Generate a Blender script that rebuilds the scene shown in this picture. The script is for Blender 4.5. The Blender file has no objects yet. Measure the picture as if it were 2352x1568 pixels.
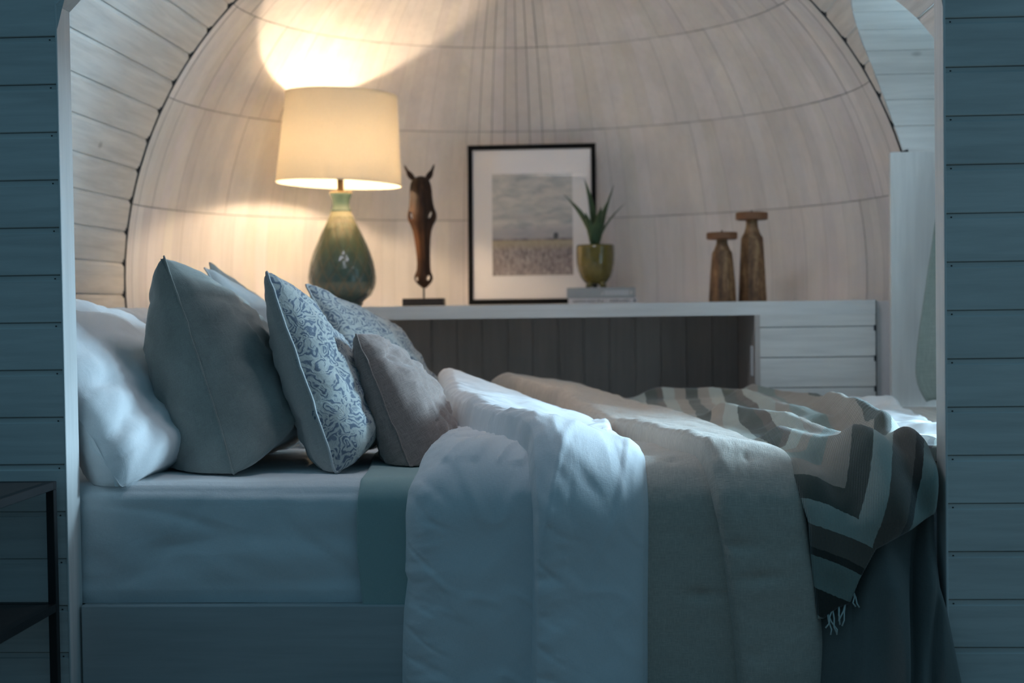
import bpy, bmesh, math, random
import numpy as np
from mathutils import Vector, Matrix, noise as mn

random.seed(7)
SC = bpy.context.scene
COL = SC.collection

# ------------------------------------------------------------------ camera
FPX = 50 / 36 * 2352
CAM = np.array([0.0, -3.57, 1.02])
psi = math.atan(186 / FPX); th = math.atan((784 - 695 - 186 * .014) / FPX); rho = .014
fw = np.array([-math.sin(psi) * math.cos(th), math.cos(psi) * math.cos(th), -math.sin(th)])
r0 = np.array([math.cos(psi), math.sin(psi), 0.0]); u0 = np.cross(r0, fw)
cr = r0 * math.cos(rho) - u0 * math.sin(rho); cu = u0 * math.cos(rho) + r0 * math.sin(rho)
cam_d = bpy.data.cameras.new('camera'); cam = bpy.data.objects.new('camera', cam_d); COL.objects.link(cam)
cam_d.lens = 50; cam_d.sensor_width = 36; cam_d.clip_start = .05
cam.matrix_world = Matrix(((cr[0], cu[0], -fw[0], CAM[0]), (cr[1], cu[1], -fw[1], CAM[1]), (cr[2], cu[2], -fw[2], CAM[2]), (0, 0, 0, 1)))
cam_d.dof.use_dof = True; cam_d.dof.focus_distance = 3.78; cam_d.dof.aperture_fstop = 2.2
SC.camera = cam

# ------------------------------------------------------------------ light and exposure
SC.view_settings.view_transform = 'Standard'; SC.view_settings.look = 'None'
SC.view_settings.gamma = 1; SC.view_settings.use_curve_mapping = False
SC.view_settings.exposure = 0.0
world = bpy.data.worlds.new('world'); SC.world = world; world.use_nodes = True
bg = world.node_tree.nodes['Background']; bg.inputs[0].default_value = (.285, .69, 1, 1); bg.inputs[1].default_value = .145

_wt = world.node_tree; _tc = _wt.nodes.new('ShaderNodeTexCoord'); _sp = _wt.nodes.new('ShaderNodeSeparateXYZ'); _mr = _wt.nodes.new('ShaderNodeMapRange')
_wt.links.new(_tc.outputs['Generated'], _sp.inputs[0]); _wt.links.new(_sp.outputs[2], _mr.inputs[0])
_mr.inputs[1].default_value = -1; _mr.inputs[2].default_value = 1; _mr.inputs[3].default_value = .02; _mr.inputs[4].default_value = .255
_wt.links.new(_mr.outputs[0], bg.inputs[1])

def area(name, loc, target, sx, sy, power, color):
    d = bpy.data.lights.new(name, 'AREA'); d.shape = 'RECTANGLE'; d.size = sx; d.size_y = sy
    d.energy = power; d.color = color
    o = bpy.data.objects.new(name, d); COL.objects.link(o); o.location = loc
    o.rotation_euler = (Vector(target) - Vector(loc)).to_track_quat('-Z', 'Y').to_euler()
    return o
area('window_daylight', (4.2, 1.36, 1.75), (-1, .3, .8), .75, 1.5, 620, (.50, .785, 1))
area('room_daylight', (2.75, -.28, 1.5), (-1.2, .1, .8), .4, 1.2, 1.5, (.45, .77, 1))
area('window_skylight', (2.6, .75, 1.6), (0, 1.3, 1.0), .8, 1.1, 4, (.58, .81, 1))
area('added_crown_fill', (-.29, .50, 2.585), (0, 1.7, .8), .62, .5, 13, (.88, .89, 1))  # added soft fill under the closed vault crown, for the dome and shelf
LAMP_STRENGTH = 540
try:
    SC.cycles.use_denoising = True; SC.cycles.max_bounces = 10; SC.cycles.diffuse_bounces = 6
    SC.cycles.transparent_max_bounces = 12; SC.cycles.sample_clamp_indirect = 0
except Exception: pass

# ------------------------------------------------------------------ helpers
def ray(px, py): return fw + cr * (px - 1176) / FPX - cu * (py - 784) / FPX
def aty(px, py, y):
    d = ray(px, py); return Vector(CAM + d * (y - CAM[1]) / d[1])
def fbm(x, y, z=0., o=3): return mn.fractal(Vector((x, y, z)), 1.0, 2.0, o)

def tag(o, label=None, cat=None, group=None, kind=None):
    if label: o['label'] = label
    if cat: o['category'] = cat
    if group: o['group'] = group
    if kind: o['kind'] = kind
    return o
def empty(name, loc, label, cat, group=None):
    o = bpy.data.objects.new(name, None); COL.objects.link(o); o.location = loc; o.empty_display_size = .05
    return tag(o, label, cat, group)

class MB:
    def __init__(s): s.v = []; s.f = []; s.m = []; s.uv = None
    def add(s, vs, fs, mi=0):
        b = len(s.v); s.v += [tuple(p) for p in vs]
        for f in fs: s.f.append(tuple(i + b for i in f)); s.m.append(mi)
        return b
    def quad(s, a, b, c, d, mi=0): s.add([a, b, c, d], [(0, 1, 2, 3)], mi)
    def box(s, lo, hi, mi=0):
        x0, y0, z0 = lo; x1, y1, z1 = hi
        s.add([(x0,y0,z0),(x1,y0,z0),(x1,y1,z0),(x0,y1,z0),(x0,y0,z1),(x1,y0,z1),(x1,y1,z1),(x0,y1,z1)],
              [(0,3,2,1),(4,5,6,7),(0,1,5,4),(1,2,6,5),(2,3,7,6),(3,0,4,7)], mi)
    def grid(s, P, closed_u=False, closed_v=False, mi=0):
        # P[i][j] points
        nu, nv = len(P), len(P[0]); b = len(s.v)
        for r in P: s.v += [tuple(p) for p in r]
        for i in range(nu if closed_u else nu - 1):
            for j in range(nv if closed_v else nv - 1):
                i2, j2 = (i + 1) % nu, (j + 1) % nv
                s.f.append((b + i*nv + j, b + i2*nv + j, b + i2*nv + j2, b + i*nv + j2)); s.m.append(mi)
        return b
    def lathe(s, prof, n=48, c=(0, 0, 0), mi=0, cap0=True, cap1=True):
        rings = [[(c[0] + r*math.cos(2*math.pi*k/n), c[1] + r*math.sin(2*math.pi*k/n), c[2] + z) for k in range(n)] for r, z in prof]
        b = len(s.v)
        for r in rings: s.v += r
        for i in range(len(prof) - 1):
            for k in range(n):
                k2 = (k + 1) % n
                s.f.append((b+i*n+k, b+i*n+k2, b+(i+1)*n+k2, b+(i+1)*n+k)); s.m.append(mi)
        if cap0: s.f.append(tuple(b + k for k in reversed(range(n)))); s.m.append(mi)
        if cap1: s.f.append(tuple(b + (len(prof)-1)*n + k for k in range(n))); s.m.append(mi)
    def tube(s, pts, r, n=8, mi=0, closed=False):
        pts = [Vector(p) for p in pts]; N = len(pts); rings = []
        up = Vector((0, 0, 1)); prev = None
        for i, p in enumerate(pts):
            a = pts[i-1] if (i > 0 or closed) else p; c = pts[(i+1) % N] if (i < N-1 or closed) else p
            t = (c - a).normalized()
            if prev is None:
                x = t.cross(up)
                if x.length < .05: x = t.cross(Vector((1, 0, 0)))
            else: x = prev - t * prev.dot(t)
            x.normalize(); prev = x; y = t.cross(x)
            rr = r[i] if isinstance(r, (list, tuple)) else r
            rings.append([p + (x*math.cos(2*math.pi*k/n) + y*math.sin(2*math.pi*k/n)) * rr for k in range(n)])
        b = self_b = len(s.v)
        s.grid(rings, closed_u=closed, closed_v=True, mi=mi)
        if not closed:
            s.f.append(tuple(b + k for k in reversed(range(n)))); s.m.append(mi)
            s.f.append(tuple(b + (N-1)*n + k for k in range(n))); s.m.append(mi)
    def build(s, name, mats, parent=None, smooth=False, bevel=0, seg=2, uv=None, local=True, recalc=True, sub=0):
        me = bpy.data.meshes.new(name)
        off = Vector((0, 0, 0))
        if parent is not None and local:
            off = Vector(parent.location)
            q = parent.parent
            while q is not None: off += Vector(q.location); q = q.parent
        me.from_pydata([(p[0]-off.x, p[1]-off.y, p[2]-off.z) for p in s.v], [], s.f)
        if not isinstance(mats, (list, tuple)): mats = [mats]
        for m in mats: me.materials.append(m)
        me.polygons.foreach_set('material_index', s.m)
        if uv is not None:
            L = me.uv_layers.new(name='UVMap'); li = [0]*len(me.loops); me.loops.foreach_get('vertex_index', li)
            arr = np.array(uv, dtype=np.float32)[li]; L.data.foreach_set('uv', arr.ravel())
        if recalc or bevel:
            bm = bmesh.new(); bm.from_mesh(me)
            if recalc: bmesh.ops.recalc_face_normals(bm, faces=bm.faces)
            if bevel:
                es = [e for e in bm.edges if len(e.link_faces) == 2 and e.calc_face_angle(0) > .5]
                bmesh.ops.bevel(bm, geom=es, offset=bevel, segments=seg, affect='EDGES', profile=.5)
            bm.to_mesh(me); bm.free()
        me.polygons.foreach_set('use_smooth', [smooth]*len(me.polygons))
        me.update()
        o = bpy.data.objects.new(name, me); COL.objects.link(o)
        if parent is not None: o.parent = parent
        if sub:
            md = o.modifiers.new('sub', 'SUBSURF'); md.levels = sub; md.render_levels = sub
        return o
def struct(o, label=None, cat=None): o['kind'] = 'structure'; return tag(o, label, cat)

# ------------------------------------------------------------------ materials
class NT:
    def __init__(s, name):
        s.m = bpy.data.materials.new(name); s.m.use_nodes = True; s.t = s.m.node_tree; s.b = s.t.nodes['Principled BSDF']
    def n(s, typ, **kw):
        o = s.t.nodes.new(typ)
        for k, v in kw.items():
            if k in o.inputs: o.inputs[k].default_value = v
            else: setattr(o, k, v)
        return o
    def l(s, a, b): s.t.links.new(a, b)
    def coord(s, kind='Object', scale=(1, 1, 1), rot=(0, 0, 0)):
        c = s.n('ShaderNodeTexCoord'); m = s.n('ShaderNodeMapping'); m.inputs['Scale'].default_value = scale; m.inputs['Rotation'].default_value = rot
        s.l(c.outputs[kind], m.inputs[0]); return m.outputs[0]
    def noise(s, vec, scale, detail=3, rough=.55, dist=0):
        o = s.n('ShaderNodeTexNoise'); o.inputs['Scale'].default_value = scale; o.inputs['Detail'].default_value = detail
        o.inputs['Roughness'].default_value = rough; o.inputs['Distortion'].default_value = dist; s.l(vec, o.inputs['Vector']); return o.outputs[0]
    def ramp(s, fac, stops, interp='LINEAR'):
        o = s.n('ShaderNodeValToRGB'); e = o.color_ramp.elements; o.color_ramp.interpolation = interp
        while len(e) > 1: e.remove(e[-1])
        e[0].position = stops[0][0]; e[0].color = (*stops[0][1], 1)
        for p, c in stops[1:]:
            x = e.new(p); x.color = (*c, 1)
        s.l(fac, o.inputs[0]); return o.outputs[0]
    def mix(s, a, b, fac, mode='MIX'):
        o = s.n('ShaderNodeMixRGB', blend_type=mode)
        for i, v in ((0, fac), (1, a), (2, b)):
            if hasattr(v, 'is_linked'): s.l(v, o.inputs[i])
            else: o.inputs[i].default_value = (*v, 1) if isinstance(v, tuple) else v
        return o.outputs[0]
    def math(s, op, a, b=0.0, c=None):
        o = s.n('ShaderNodeMath', operation=op)
        for i, v in ((0, a), (1, b)) + (((2, c),) if c is not None else ()):
            if hasattr(v, 'is_linked'): s.l(v, o.inputs[i])
            else: o.inputs[i].default_value = v
        return o.outputs[0]
    def bump(s, h, strength=.2, dist=.01):
        o = s.n('ShaderNodeBump'); o.inputs['Strength'].default_value = strength; o.inputs['Distance'].default_value = dist
        s.l(h, o.inputs['Height']); s.l(o.outputs[0], s.b.inputs['Normal'])
    def base(s, c):
        if hasattr(c, 'is_linked'): s.l(c, s.b.inputs['Base Color'])
        else: s.b.inputs['Base Color'].default_value = (*c, 1)
    def rough(s, r): s.b.inputs['Roughness'].default_value = r
    def spec(s, v): s.b.inputs['Specular IOR Level'].default_value = v

def plain(name, c, rough=.5, metal=0, spec=.5, coat=0):
    t = NT(name); t.base(c); t.rough(rough); t.b.inputs['Metallic'].default_value = metal; t.spec(spec); t.b.inputs['Coat Weight'].default_value = coat
    return t.m

def wood_paint(name, axis, tone=(.74, .72, .69), knots=True, tint=False, soft=.88):
    """white-washed softwood boards, grain along the given axis"""
    t = NT(name); sc = [14, 14, 14]; sc[axis] = .9
    v = t.coord('Object', tuple(sc)); g = t.noise(v, 3.0, 5, .6, .4)
    d = tuple(x*soft for x in tone)
    c = t.ramp(g, [(.3, d), (.62, tone)])
    sc2 = [1, 1, 1]; sc2[axis] = .3
    v2 = t.coord('Object', tuple(sc2)); b = t.noise(v2, 4.5, 2)
    c = t.mix(c, t.ramp(b, [(.35, (.88, .88, .88)), (.65, (1, 1, 1))]), 1, 'MULTIPLY')
    if knots:
        sc3 = [1, 1, 1]; sc3[axis] = .6
        v3 = t.coord('Object', tuple(sc3)); vo = t.n('ShaderNodeTexVoronoi'); vo.inputs['Scale'].default_value = 5.2; t.l(v3, vo.inputs['Vector'])
        k = t.ramp(vo.outputs['Distance'], [(.0, (.30, .28, .27)), (.045, (.62, .61, .60)), (.085, (1, 1, 1))])
        sel = t.math('GREATER_THAN', t.n('ShaderNodeSeparateColor').outputs[0], 2)
        sp = t.n('ShaderNodeSeparateColor'); t.l(vo.outputs['Color'], sp.inputs[0])
        sel = t.math('GREATER_THAN', sp.outputs[0], .62)
        c = t.mix(c, k, t.math('MULTIPLY', sel, .75), 'MULTIPLY')
    if tint:
        a = t.n('ShaderNodeAttribute', attribute_name='tint'); c = t.mix(c, a.outputs['Color'], 1, 'MULTIPLY')
    t.base(c); t.rough(.55); t.spec(.35); t.bump(g, .12, .004)
    return t.m

W_X = wood_paint('white_boards_x', 0, soft=.84); W_Y = wood_paint('white_boards_y', 1, (.75, .72, .68), soft=.80); W_Z = wood_paint('white_boards_z', 2, knots=False)
W_SM = wood_paint('white_trim', 2, (.76, .75, .73), knots=False); W_SMX = wood_paint('white_shelf', 0, (.76, .75, .73), knots=False)
W_DOME = wood_paint('white_dome_boards', 2, (.82, .80, .80), knots=False, tint=True, soft=.93)
W_DOMEF = wood_paint('white_filler', 2, (.80, .78, .78), knots=False, soft=.95)
W_FASCIA = wood_paint('washed_fascia', 0, (.52, .53, .53), knots=True)
GAP = plain('dark_gap', (.035, .04, .045), .9, spec=.1)
SEAM = plain('seam_gap', (.24, .25, .26), .9, spec=.1)
NAIL = plain('nail', (.06, .05, .045), .6)
BLACK = plain('black_metal', (.012, .012, .013), .42, spec=.4)

def cloth(name, c, weave=900, bump=.25, rough=.9, sheen=.3, slub=0, cvar=.08, big=.0, uvmap=True, wr=.0):
    t = NT(name)
    co = 'UV' if uvmap else 'Object'
    a = t.noise(t.coord(co, (1, .07, 1)), weave, 2); b = t.noise(t.coord(co, (.07, 1, 1)), weave, 2)
    w = t.math('ADD', a, b)
    lo = tuple(x*(1-cvar) for x in c); hi = tuple(min(1, x*(1+cvar)) for x in c)
    col = t.ramp(t.math('MULTIPLY', w, .5), [(.40, lo), (.60, hi)])
    if slub:
        s1 = t.noise(t.coord(co, (1, .03, 1)), 260, 2); s2 = t.noise(t.coord(co, (.03, 1, 1)), 260, 2)
        s = t.math('MAXIMUM', s1, s2); col = t.mix(col, t.ramp(s, [(.52, (1-slub,)*3), (.72, (1+slub*.6,)*3)]), 1, 'MULTIPLY')
    if big:
        n = t.noise(t.coord(co, (1, 1, 1)), 5, 3); col = t.mix(col, t.ramp(n, [(.35, (1-big,)*3), (.65, (1,)*3)]), 1, 'MULTIPLY')
    h = w
    if wr:
        n2 = t.noise(t.coord(co, (1, 1, 1)), 9, 4, .55, .8); h = t.math('ADD', t.math('MULTIPLY', w, .12), t.math('MULTIPLY', n2, wr))
        t.bump(h, bump, .02)
    else: t.bump(h, bump, .0015)
    t.base(col); t.rough(rough); t.spec(.15); t.b.inputs['Sheen Weight'].default_value = sheen; t.b.inputs['Sheen Roughness'].default_value = .5
    return t.m
SHEET = cloth('white_cotton', (.80, .81, .82), 1200, .30, cvar=.03, wr=1.0)
PILLOWC = cloth('white_pillowcase', (.80, .81, .82), 1200, .30, cvar=.03, wr=1.0)
DUVET = cloth('white_duvet_cotton', (.78, .78, .79), 1200, .25, cvar=.03, wr=.9)
SAGE = cloth('sage_sheet', (.36, .47, .45), 1200, .15, cvar=.04, wr=.6)
LINEN = cloth('oatmeal_linen', (.575, .50, .43), 800, .45, cvar=.12, slub=.06, wr=.7)
SPREAD = cloth('grey_spread', (.15, .155, .145), 900, .2, cvar=.06, wr=.7)
VELVET = cloth('grey_green_velvet', (.33, .345, .32), 700, .3, cvar=.1, sheen=.6, big=.25, wr=.8)
PALE = cloth('pale_cotton', (.52, .56, .57), 700, .3, cvar=.06, wr=.7)
BROWN = cloth('brown_grey_wool', (.28, .215, .19), 520, .4, cvar=.2, sheen=.5, slub=.06)
PLAINL = cloth('plain_grey_linen', (.40, .385, .36), 700, .4, cvar=.1, slub=.05)
PIPE = cloth('piping_cord', (.45, .47, .47), 500, .3)
CURT = cloth('curtain_linen', (.34, .36, .32), 420, .7, cvar=.16, slub=.15)
_c = CURT.node_tree; _p = _c.nodes['Principled BSDF']; _t = _c.nodes.new('ShaderNodeBsdfTranslucent'); _t.inputs[0].default_value = (.66, .70, .66, 1)
_x = _c.nodes.new('ShaderNodeMixShader'); _x.inputs[0].default_value = .22; _c.links.new(_p.outputs[0], _x.inputs[1]); _c.links.new(_t.outputs[0], _x.inputs[2]); _c.links.new(_x.outputs[0], _c.nodes['Material Output'].inputs[0])

def paisley():
    t = NT('scroll_pattern'); uv = t.coord('UV', (1, 1, 1))
    d = t.n('ShaderNodeTexNoise'); d.inputs['Scale'].default_value = 19; d.inputs['Detail'].default_value = 2; t.l(uv, d.inputs['Vector'])
    mx = t.n('ShaderNodeVectorMath', operation='MULTIPLY_ADD'); t.l(d.outputs[1], mx.inputs[0]); mx.inputs[1].default_value = (.075, .075, 0); t.l(uv, mx.inputs[2])
    vo = t.n('ShaderNodeTexVoronoi'); vo.inputs['Scale'].default_value = 25; t.l(mx.outputs[0], vo.inputs['Vector'])
    rings = t.math('SINE', t.math('MULTIPLY', vo.outputs['Distance'], 26))
    nn = t.noise(mx.outputs[0], 46, 2, .5, 2.0)
    v2 = t.n('ShaderNodeTexVoronoi', feature='DISTANCE_TO_EDGE'); v2.inputs['Scale'].default_value = 15; t.l(mx.outputs[0], v2.inputs['Vector'])
    stem = t.math('LESS_THAN', v2.outputs[0], .05)
    f = t.math('ADD', t.math('MULTIPLY', rings, .22), nn)
    f = t.math('ADD', f, t.math('MULTIPLY', stem, .35))
    c = t.ramp(f, [(.30, (.13, .16, .21)), (.44, (.20, .235, .28)), (.54, (.40, .42, .415)), (.8, (.47, .485, .465))])
    a = t.noise(t.coord('UV', (1, .08, 1)), 900, 2); c = t.mix(c, t.ramp(a, [(.35, (.8,)*3), (.6, (1,)*3)]), 1, 'MULTIPLY')
    t.base(c); t.rough(.9); t.spec(.1); t.b.inputs['Sheen Weight'].default_value = .3; t.bump(t.math('ADD', f, a), .35, .002)
    return t.m
PAISLEY = paisley()

# ------------------------------------------------------------------ setting
XL, XR = -1.352, .868            # jamb faces
VX, VZ, VR, YE = -.289, 1.112, 1.531, 1.90   # vault axis, radius and the plane of its end arch
def board_wall(name, z_of, kmin, kmax, xlim, y=0.0, nails=None, mats=None, label=None):
    m = MB()
    for k in range(kmin, kmax):
        z0, z1 = z_of(k), z_of(k + 1)
        prof = [(z0 - .0005, y + .011), (z0 + .0012, y + .010), (z0 + .0022, y + .001), (z0 + .004, y), (z1 - .0145, y), (z1 - .0115, y + .0055), (z1 - .0005, y + .0055), (z1 - .0005, y + .011)]
        for (za, ya), (zb, yb) in zip(prof[:-1], prof[1:]):
            xa0, xa1 = xlim(za); xb0, xb1 = xlim(zb)
            m.quad((xa0, ya, za), (xa1, ya, za), (xb1, yb, zb), (xb0, yb, zb))
        if nails is not None:
            for nx in nails(z1):
                m.add([(nx + .0028*math.cos(a*math.pi/3), y + .0005, z1 - .0085 + .0022*math.sin(a*math.pi/3)) for a in range(6)], [tuple(range(6))], 1)
    o = m.build(name, mats or [W_X, NAIL], recalc=False); return struct(o, label)
CH0 = 1.795
left_lim = lambda z: (-3.2, XL - .004 + max(0, z - CH0))
right_lim = lambda z: (XR + .004 - max(0, z - CH0), 2.9)
board_wall('wall_left', lambda k: max(.001, .137 + .1215*k - .1215), 0, 19, left_lim, nails=lambda z: [left_lim(z)[1] - .016] if z < CH0 else [])
board_wall('wall_right', lambda k: max(.001, .1495 + .1197*k - .1197*2), 0, 20, right_lim, nails=lambda z: [right_lim(z)[0] + .014] if z < CH0 else [])
board_wall('wall_front', lambda k: 2.30 + .12*k, 0, 5, lambda z: (-3.2, 2.9))
m = MB(); m.box((-3.2, .012, 0), (XL - .03, .03, 2.9)); m.box((XR + .03, .012, 0), (2.9, .03, 2.9)); m.box((XL - .03, .012, 2.34), (XR + .03, .03, 2.9))
for sx, x0 in ((1, XL - .03), (-1, XR + .03)):
    m.add([(x0, .012, 1.80), (x0, .03, 1.80), (x0 + sx*.56, .03, 2.36), (x0 + sx*.56, .012, 2.36), (x0, .03, 2.36), (x0, .012, 2.36)],
          [(0, 1, 2, 3), (0, 3, 5), (1, 4, 2), (3, 2, 4, 5), (0, 5, 4, 1)])
struct(m.build('wall_front_backing', [GAP]))
# lining boards round the opening: jambs, chamfered corners, head
def lining(name, pts, th_=.006, y0=-.0015, y1=.090):
    m = MB()
    (xa, za), (xb, zb), nx, nz = pts
    m.add([(xa, y0, za), (xb, y0, zb), (xb + nx*th_, y0, zb + nz*th_), (xa + nx*th_, y0, za + nz*th_),
           (xa, y1, za), (xb, y1, zb), (xb + nx*th_, y1, zb + nz*th_), (xa + nx*th_, y1, za + nz*th_)],
          [(0, 1, 2, 3), (4, 7, 6, 5), (0, 4, 5, 1), (3, 2, 6, 7), (0, 3, 7, 4), (1, 5, 6, 2)])
    return struct(m.build(name, W_SM, bevel=.0015, seg=1))
lining('trim_1', ((XL, 0), (XL, CH0 + .01), -1, 0))
lining('trim_2', ((XR, 0), (XR, CH0 + .01), 1, 0))
lining('trim_3', ((XL, CH0), (XL + .51, CH0 + .51), -.7, .7))
lining('trim_4', ((XR, CH0), (XR - .51, CH0 + .51), .7, .7))
lining('trim_5', ((XL + .5, CH0 + .505), (XR - .5, CH0 + .505), 0, 1))

# floor
def floor_mat():
    t = NT('dark_floor_boards'); v = t.coord('Object', (7.5, .6, 1)); n = t.noise(v, 3, 4)
    br = t.n('ShaderNodeTexBrick'); t.l(t.coord('Object', (1, 1, 1), (0, 0, math.pi/2)), br.inputs['Vector'])
    br.inputs['Scale'].default_value = 1; br.inputs['Brick Width'].default_value = 1.8; br.inputs['Row Height'].default_value = .14; br.inputs['Mortar Size'].default_value = .002
    br.inputs['Color1'].default_value = (.34, .30, .25, 1); br.inputs['Color2'].default_value = (.29, .25, .21, 1); br.inputs['Mortar'].default_value = (.02, .02, .02, 1)
    t.base(t.mix(br.outputs[0], t.ramp(n, [(.3, (.75,)*3), (.7, (1.1,)*3)]), 1, 'MULTIPLY')); t.rough(.5); return t.m
m = MB(); m.box((-3.2, -4.6, -.05), (2.9, 3.5, 0)); struct(m.build('floor', floor_mat()))

# barrel vault ('ceiling'): boards run front to back, each a flat strip with a lip under its joint
DC, DR, DH = 1.36, .505, .455     # dormer: centre in y, radius of its arched head, springing above the vault axis
DHR = .30; DNY = .31              # rectangular part below the arch, widened on its unseen near side to admit daylight
DZ0 = -.52                       # sill below the vault axis
def dormer_span(h):
    if h < DZ0 or h > DH + DR: return None
    if h <= DHR: return (DNY, DC + DR)
    w = DR if h <= DH else math.sqrt(max(0, DR*DR - (h - DH)**2))
    return (DC - w, DC + w)
m = MB(); step = math.radians(4.58); a0 = math.radians(3.3)
notches = []
for side in (-1, 1):
    k0 = -9; k1 = 19
    for k in range(k0, k1):
        aa, ab = a0 + step*k, a0 + step*(k + 1)
        ab = min(ab, math.pi/2)
        def PT(a, dr): return (VX + side*(VR + dr)*math.cos(a), VZ + (VR + dr)*math.sin(a))
        A = Vector(PT(aa, 0)); B = Vector(PT(ab, 0)); nrm = Vector((VX, VZ)) - (A + B)/2; nrm.normalize(); d = (B - A); L = d.length; d.normalize()
        pr = [(0.0, -.007), (.0012, -.001), (.004, 0)]
        nsub = 8
        pr += [(.004 + (L - .0175)*i/nsub, 0) for i in range(1, nsub + 1)]
        pr += [(L - .012, -.0035), (L, -.007)]
        P2 = [A + d*s_ + nrm*o_ for s_, o_ in pr]
        for p, q in zip(P2[:-1], P2[1:]):
            def strip(ya0, ya1, yb0, yb1):
                m.quad((p.x, ya0, p.y), (p.x, ya1, p.y), (q.x, yb1, q.y), (q.x, yb0, q.y))
            s1 = dormer_span(p.y - VZ) if side == 1 else None; s2 = dormer_span(q.y - VZ) if side == 1 else None
            if s1 is None and s2 is None: strip(.03, YE - .026, .03, YE - .026)
            else:
                e = (DC, DC)
                s1 = s1 or (e if p.y - VZ > 0 else dormer_span(DZ0)); s2 = s2 or (e if q.y - VZ > 0 else dormer_span(DZ0))
                strip(.03, s1[0], .03, s2[0])
                if min(s1[1], s2[1]) < YE - .026: strip(min(s1[1], YE-.027), YE - .026, min(s2[1], YE-.027), YE - .026)
        notches.append((side, aa))
struct(m.build('ceiling', W_Y, recalc=False))
# dark joint between vault and dome, with the open board ends
m = MB(); n = 160
ring = lambda r, y: [(VX + r*math.cos(-.75 + (math.pi + 1.5)*i/n), y, VZ + r*math.sin(-.75 + (math.pi + 1.5)*i/n)) for i in range(n + 1)]
m.grid([ring(VR + .012, YE - .03), ring(VR + .02, YE - .03), ring(VR + .02, YE + .006), ring(VR + .001, YE + .006)])
for side, a in notches:
    if a > math.pi/2 - .02: continue
    a += .003
    c = Vector((VX + side*(VR - .001)*math.cos(a), YE - .028, VZ + (VR - .001)*math.sin(a)))
    tx = Vector((-side*math.sin(a), 0, math.cos(a))); rx = Vector((side*math.cos(a), 0, math.sin(a)))
    P = [c + tx*sx*.0085 + rx*sr + Vector((0, sy, 0)) for sy in (-.009, .004) for sx, sr in ((-1, -.002), (1, -.002), (1, .02), (-1, .02))]
    m.add(P, [(0, 1, 2, 3), (4, 7, 6, 5), (0, 4, 5, 1), (1, 5, 6, 2), (2, 6, 7, 3), (3, 7, 4, 0)])
struct(m.build('trim_6', GAP, recalc=False))
# dome ('wall_back'): rings of narrow boards on a quarter sphere
m = MB(); tints = []
els = [math.radians(e) for e in (-37, -21, -4.6, 12, 28.5, 45, 61.5, 76)]
naz = 70
def SP(az, el, r): return (VX - r*math.cos(el)*math.cos(az), YE + r*math.cos(el)*math.sin(az), VZ + r*math.sin(el))
for ri in range(len(els) - 1):
    e0, e1 = els[ri], els[ri + 1]
    for k in range(naz):
        f0, f1 = k/naz, (k + 1)/naz
        mid = (f0 + f1)/2
        px = mid                                     # 0 = left end of the arch, .5 = back
        if .425 < mid < .535: g = .0024 + .0012*random.random()
        elif .535 <= mid < .62: g = .0012*random.random()
        else: g = .0007*random.random()
        rr = VR + random.uniform(-.0012, .0012); jit = random.uniform(-.0004, .0004)
        az0 = math.pi*f0; az1 = math.pi*f1
        ca = max(.2, math.cos((e0+e1)/2)); ga = g/VR/ca
        ns = 6; ve = .0016/VR
        P = [[SP(az, e0 + ve*(.6+random.random()*.3) + (e1 - e0 - 2*ve)*i/ns, rr + jit) for i in range(ns + 1)] for az in (az0 + ga/2, (az0 + az1)/2, az1 - ga/2)]
        m.grid(P); t_ = random.uniform(.93, 1.03); tints += [(t_, t_*random.uniform(.985, 1.005), t_*random.uniform(.97, 1.01), 1)]*(3*(ns + 1))
nb = len(m.v)
m.grid([[SP(math.pi*i/60, els[0] + (math.pi/2 - els[0])*j/30, VR + .007) for j in range(31)] for i in range(61)], mi=1)
tints += [(1, 1, 1, 1)]*(len(m.v) - nb)
o = m.build('wall_back', [W_DOME, SEAM], recalc=False); struct(o)
at = o.data.color_attributes.new('tint', 'FLOAT_COLOR', 'POINT'); at.data.foreach_set('color', np.array(tints, dtype=np.float32).ravel())
m = MB(); m.grid([[SP(math.pi*i/60, els[0] + (math.pi/2 - els[0])*j/30, VR + .05) for j in range(31)] for i in range(61)])
struct(m.build('wall_back_shell', GAP, recalc=False))
# dormer reveal: boards run along x over an arched head, plain boards below
m = MB(); XO = 1.78
prof = []
nb_ = 16; bd = math.pi/nb_
for k in range(nb_):
    b0 = bd*k
    prof += [(b0 + .0015, .004), (b0 + .004, 0)] + [(b0 + bd*i/4, 0) for i in range(1, 4)] + [(b0 + bd - .004, 0), (b0 + bd - .0015, .004)]
pts = [(DC + (DR + o_)*math.cos(b), VZ + DH + (DR + o_)*math.sin(b)) for b, o_ in prof]
vx = lambda z: VX + math.sqrt(max(.0, VR**2 - (z - VZ)**2))
for p, q in zip(pts[:-1], pts[1:]):
    m.quad((vx(p[1]), p[0], p[1]), (XO, p[0], p[1]), (XO, q[0], q[1]), (vx(q[1]), q[0], q[1]))
struct(m.build('ceiling_dormer', W_X, recalc=False))
JX = 1.118
win = empty('window_1', (JX, DC, VZ + DZ0), 'window with white lining boards and sill, in the right side of the vault', 'window'); win['kind'] = 'structure'
m = MB(); m.box((JX, DC + DR - .026, VZ + DZ0 + .02), (XO, DC + DR + .004, VZ + DH)); m.build('window_jamb', W_SM, win, bevel=.002)
m = MB(); m.box((JX, DNY - .03, VZ + DZ0 + .02), (XO, DNY, VZ + DHR)); m.build('window_jamb', W_SM, win, bevel=.002)
m = MB(); m.box((JX + .02, DNY - .03, VZ + DHR), (XO, DC - DR, VZ + DHR + .026)); m.box((JX + .02, DC - DR - .026, VZ + DHR + .026), (XO, DC - DR, VZ + DH)); m.build('window_head', W_SM, win)
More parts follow.
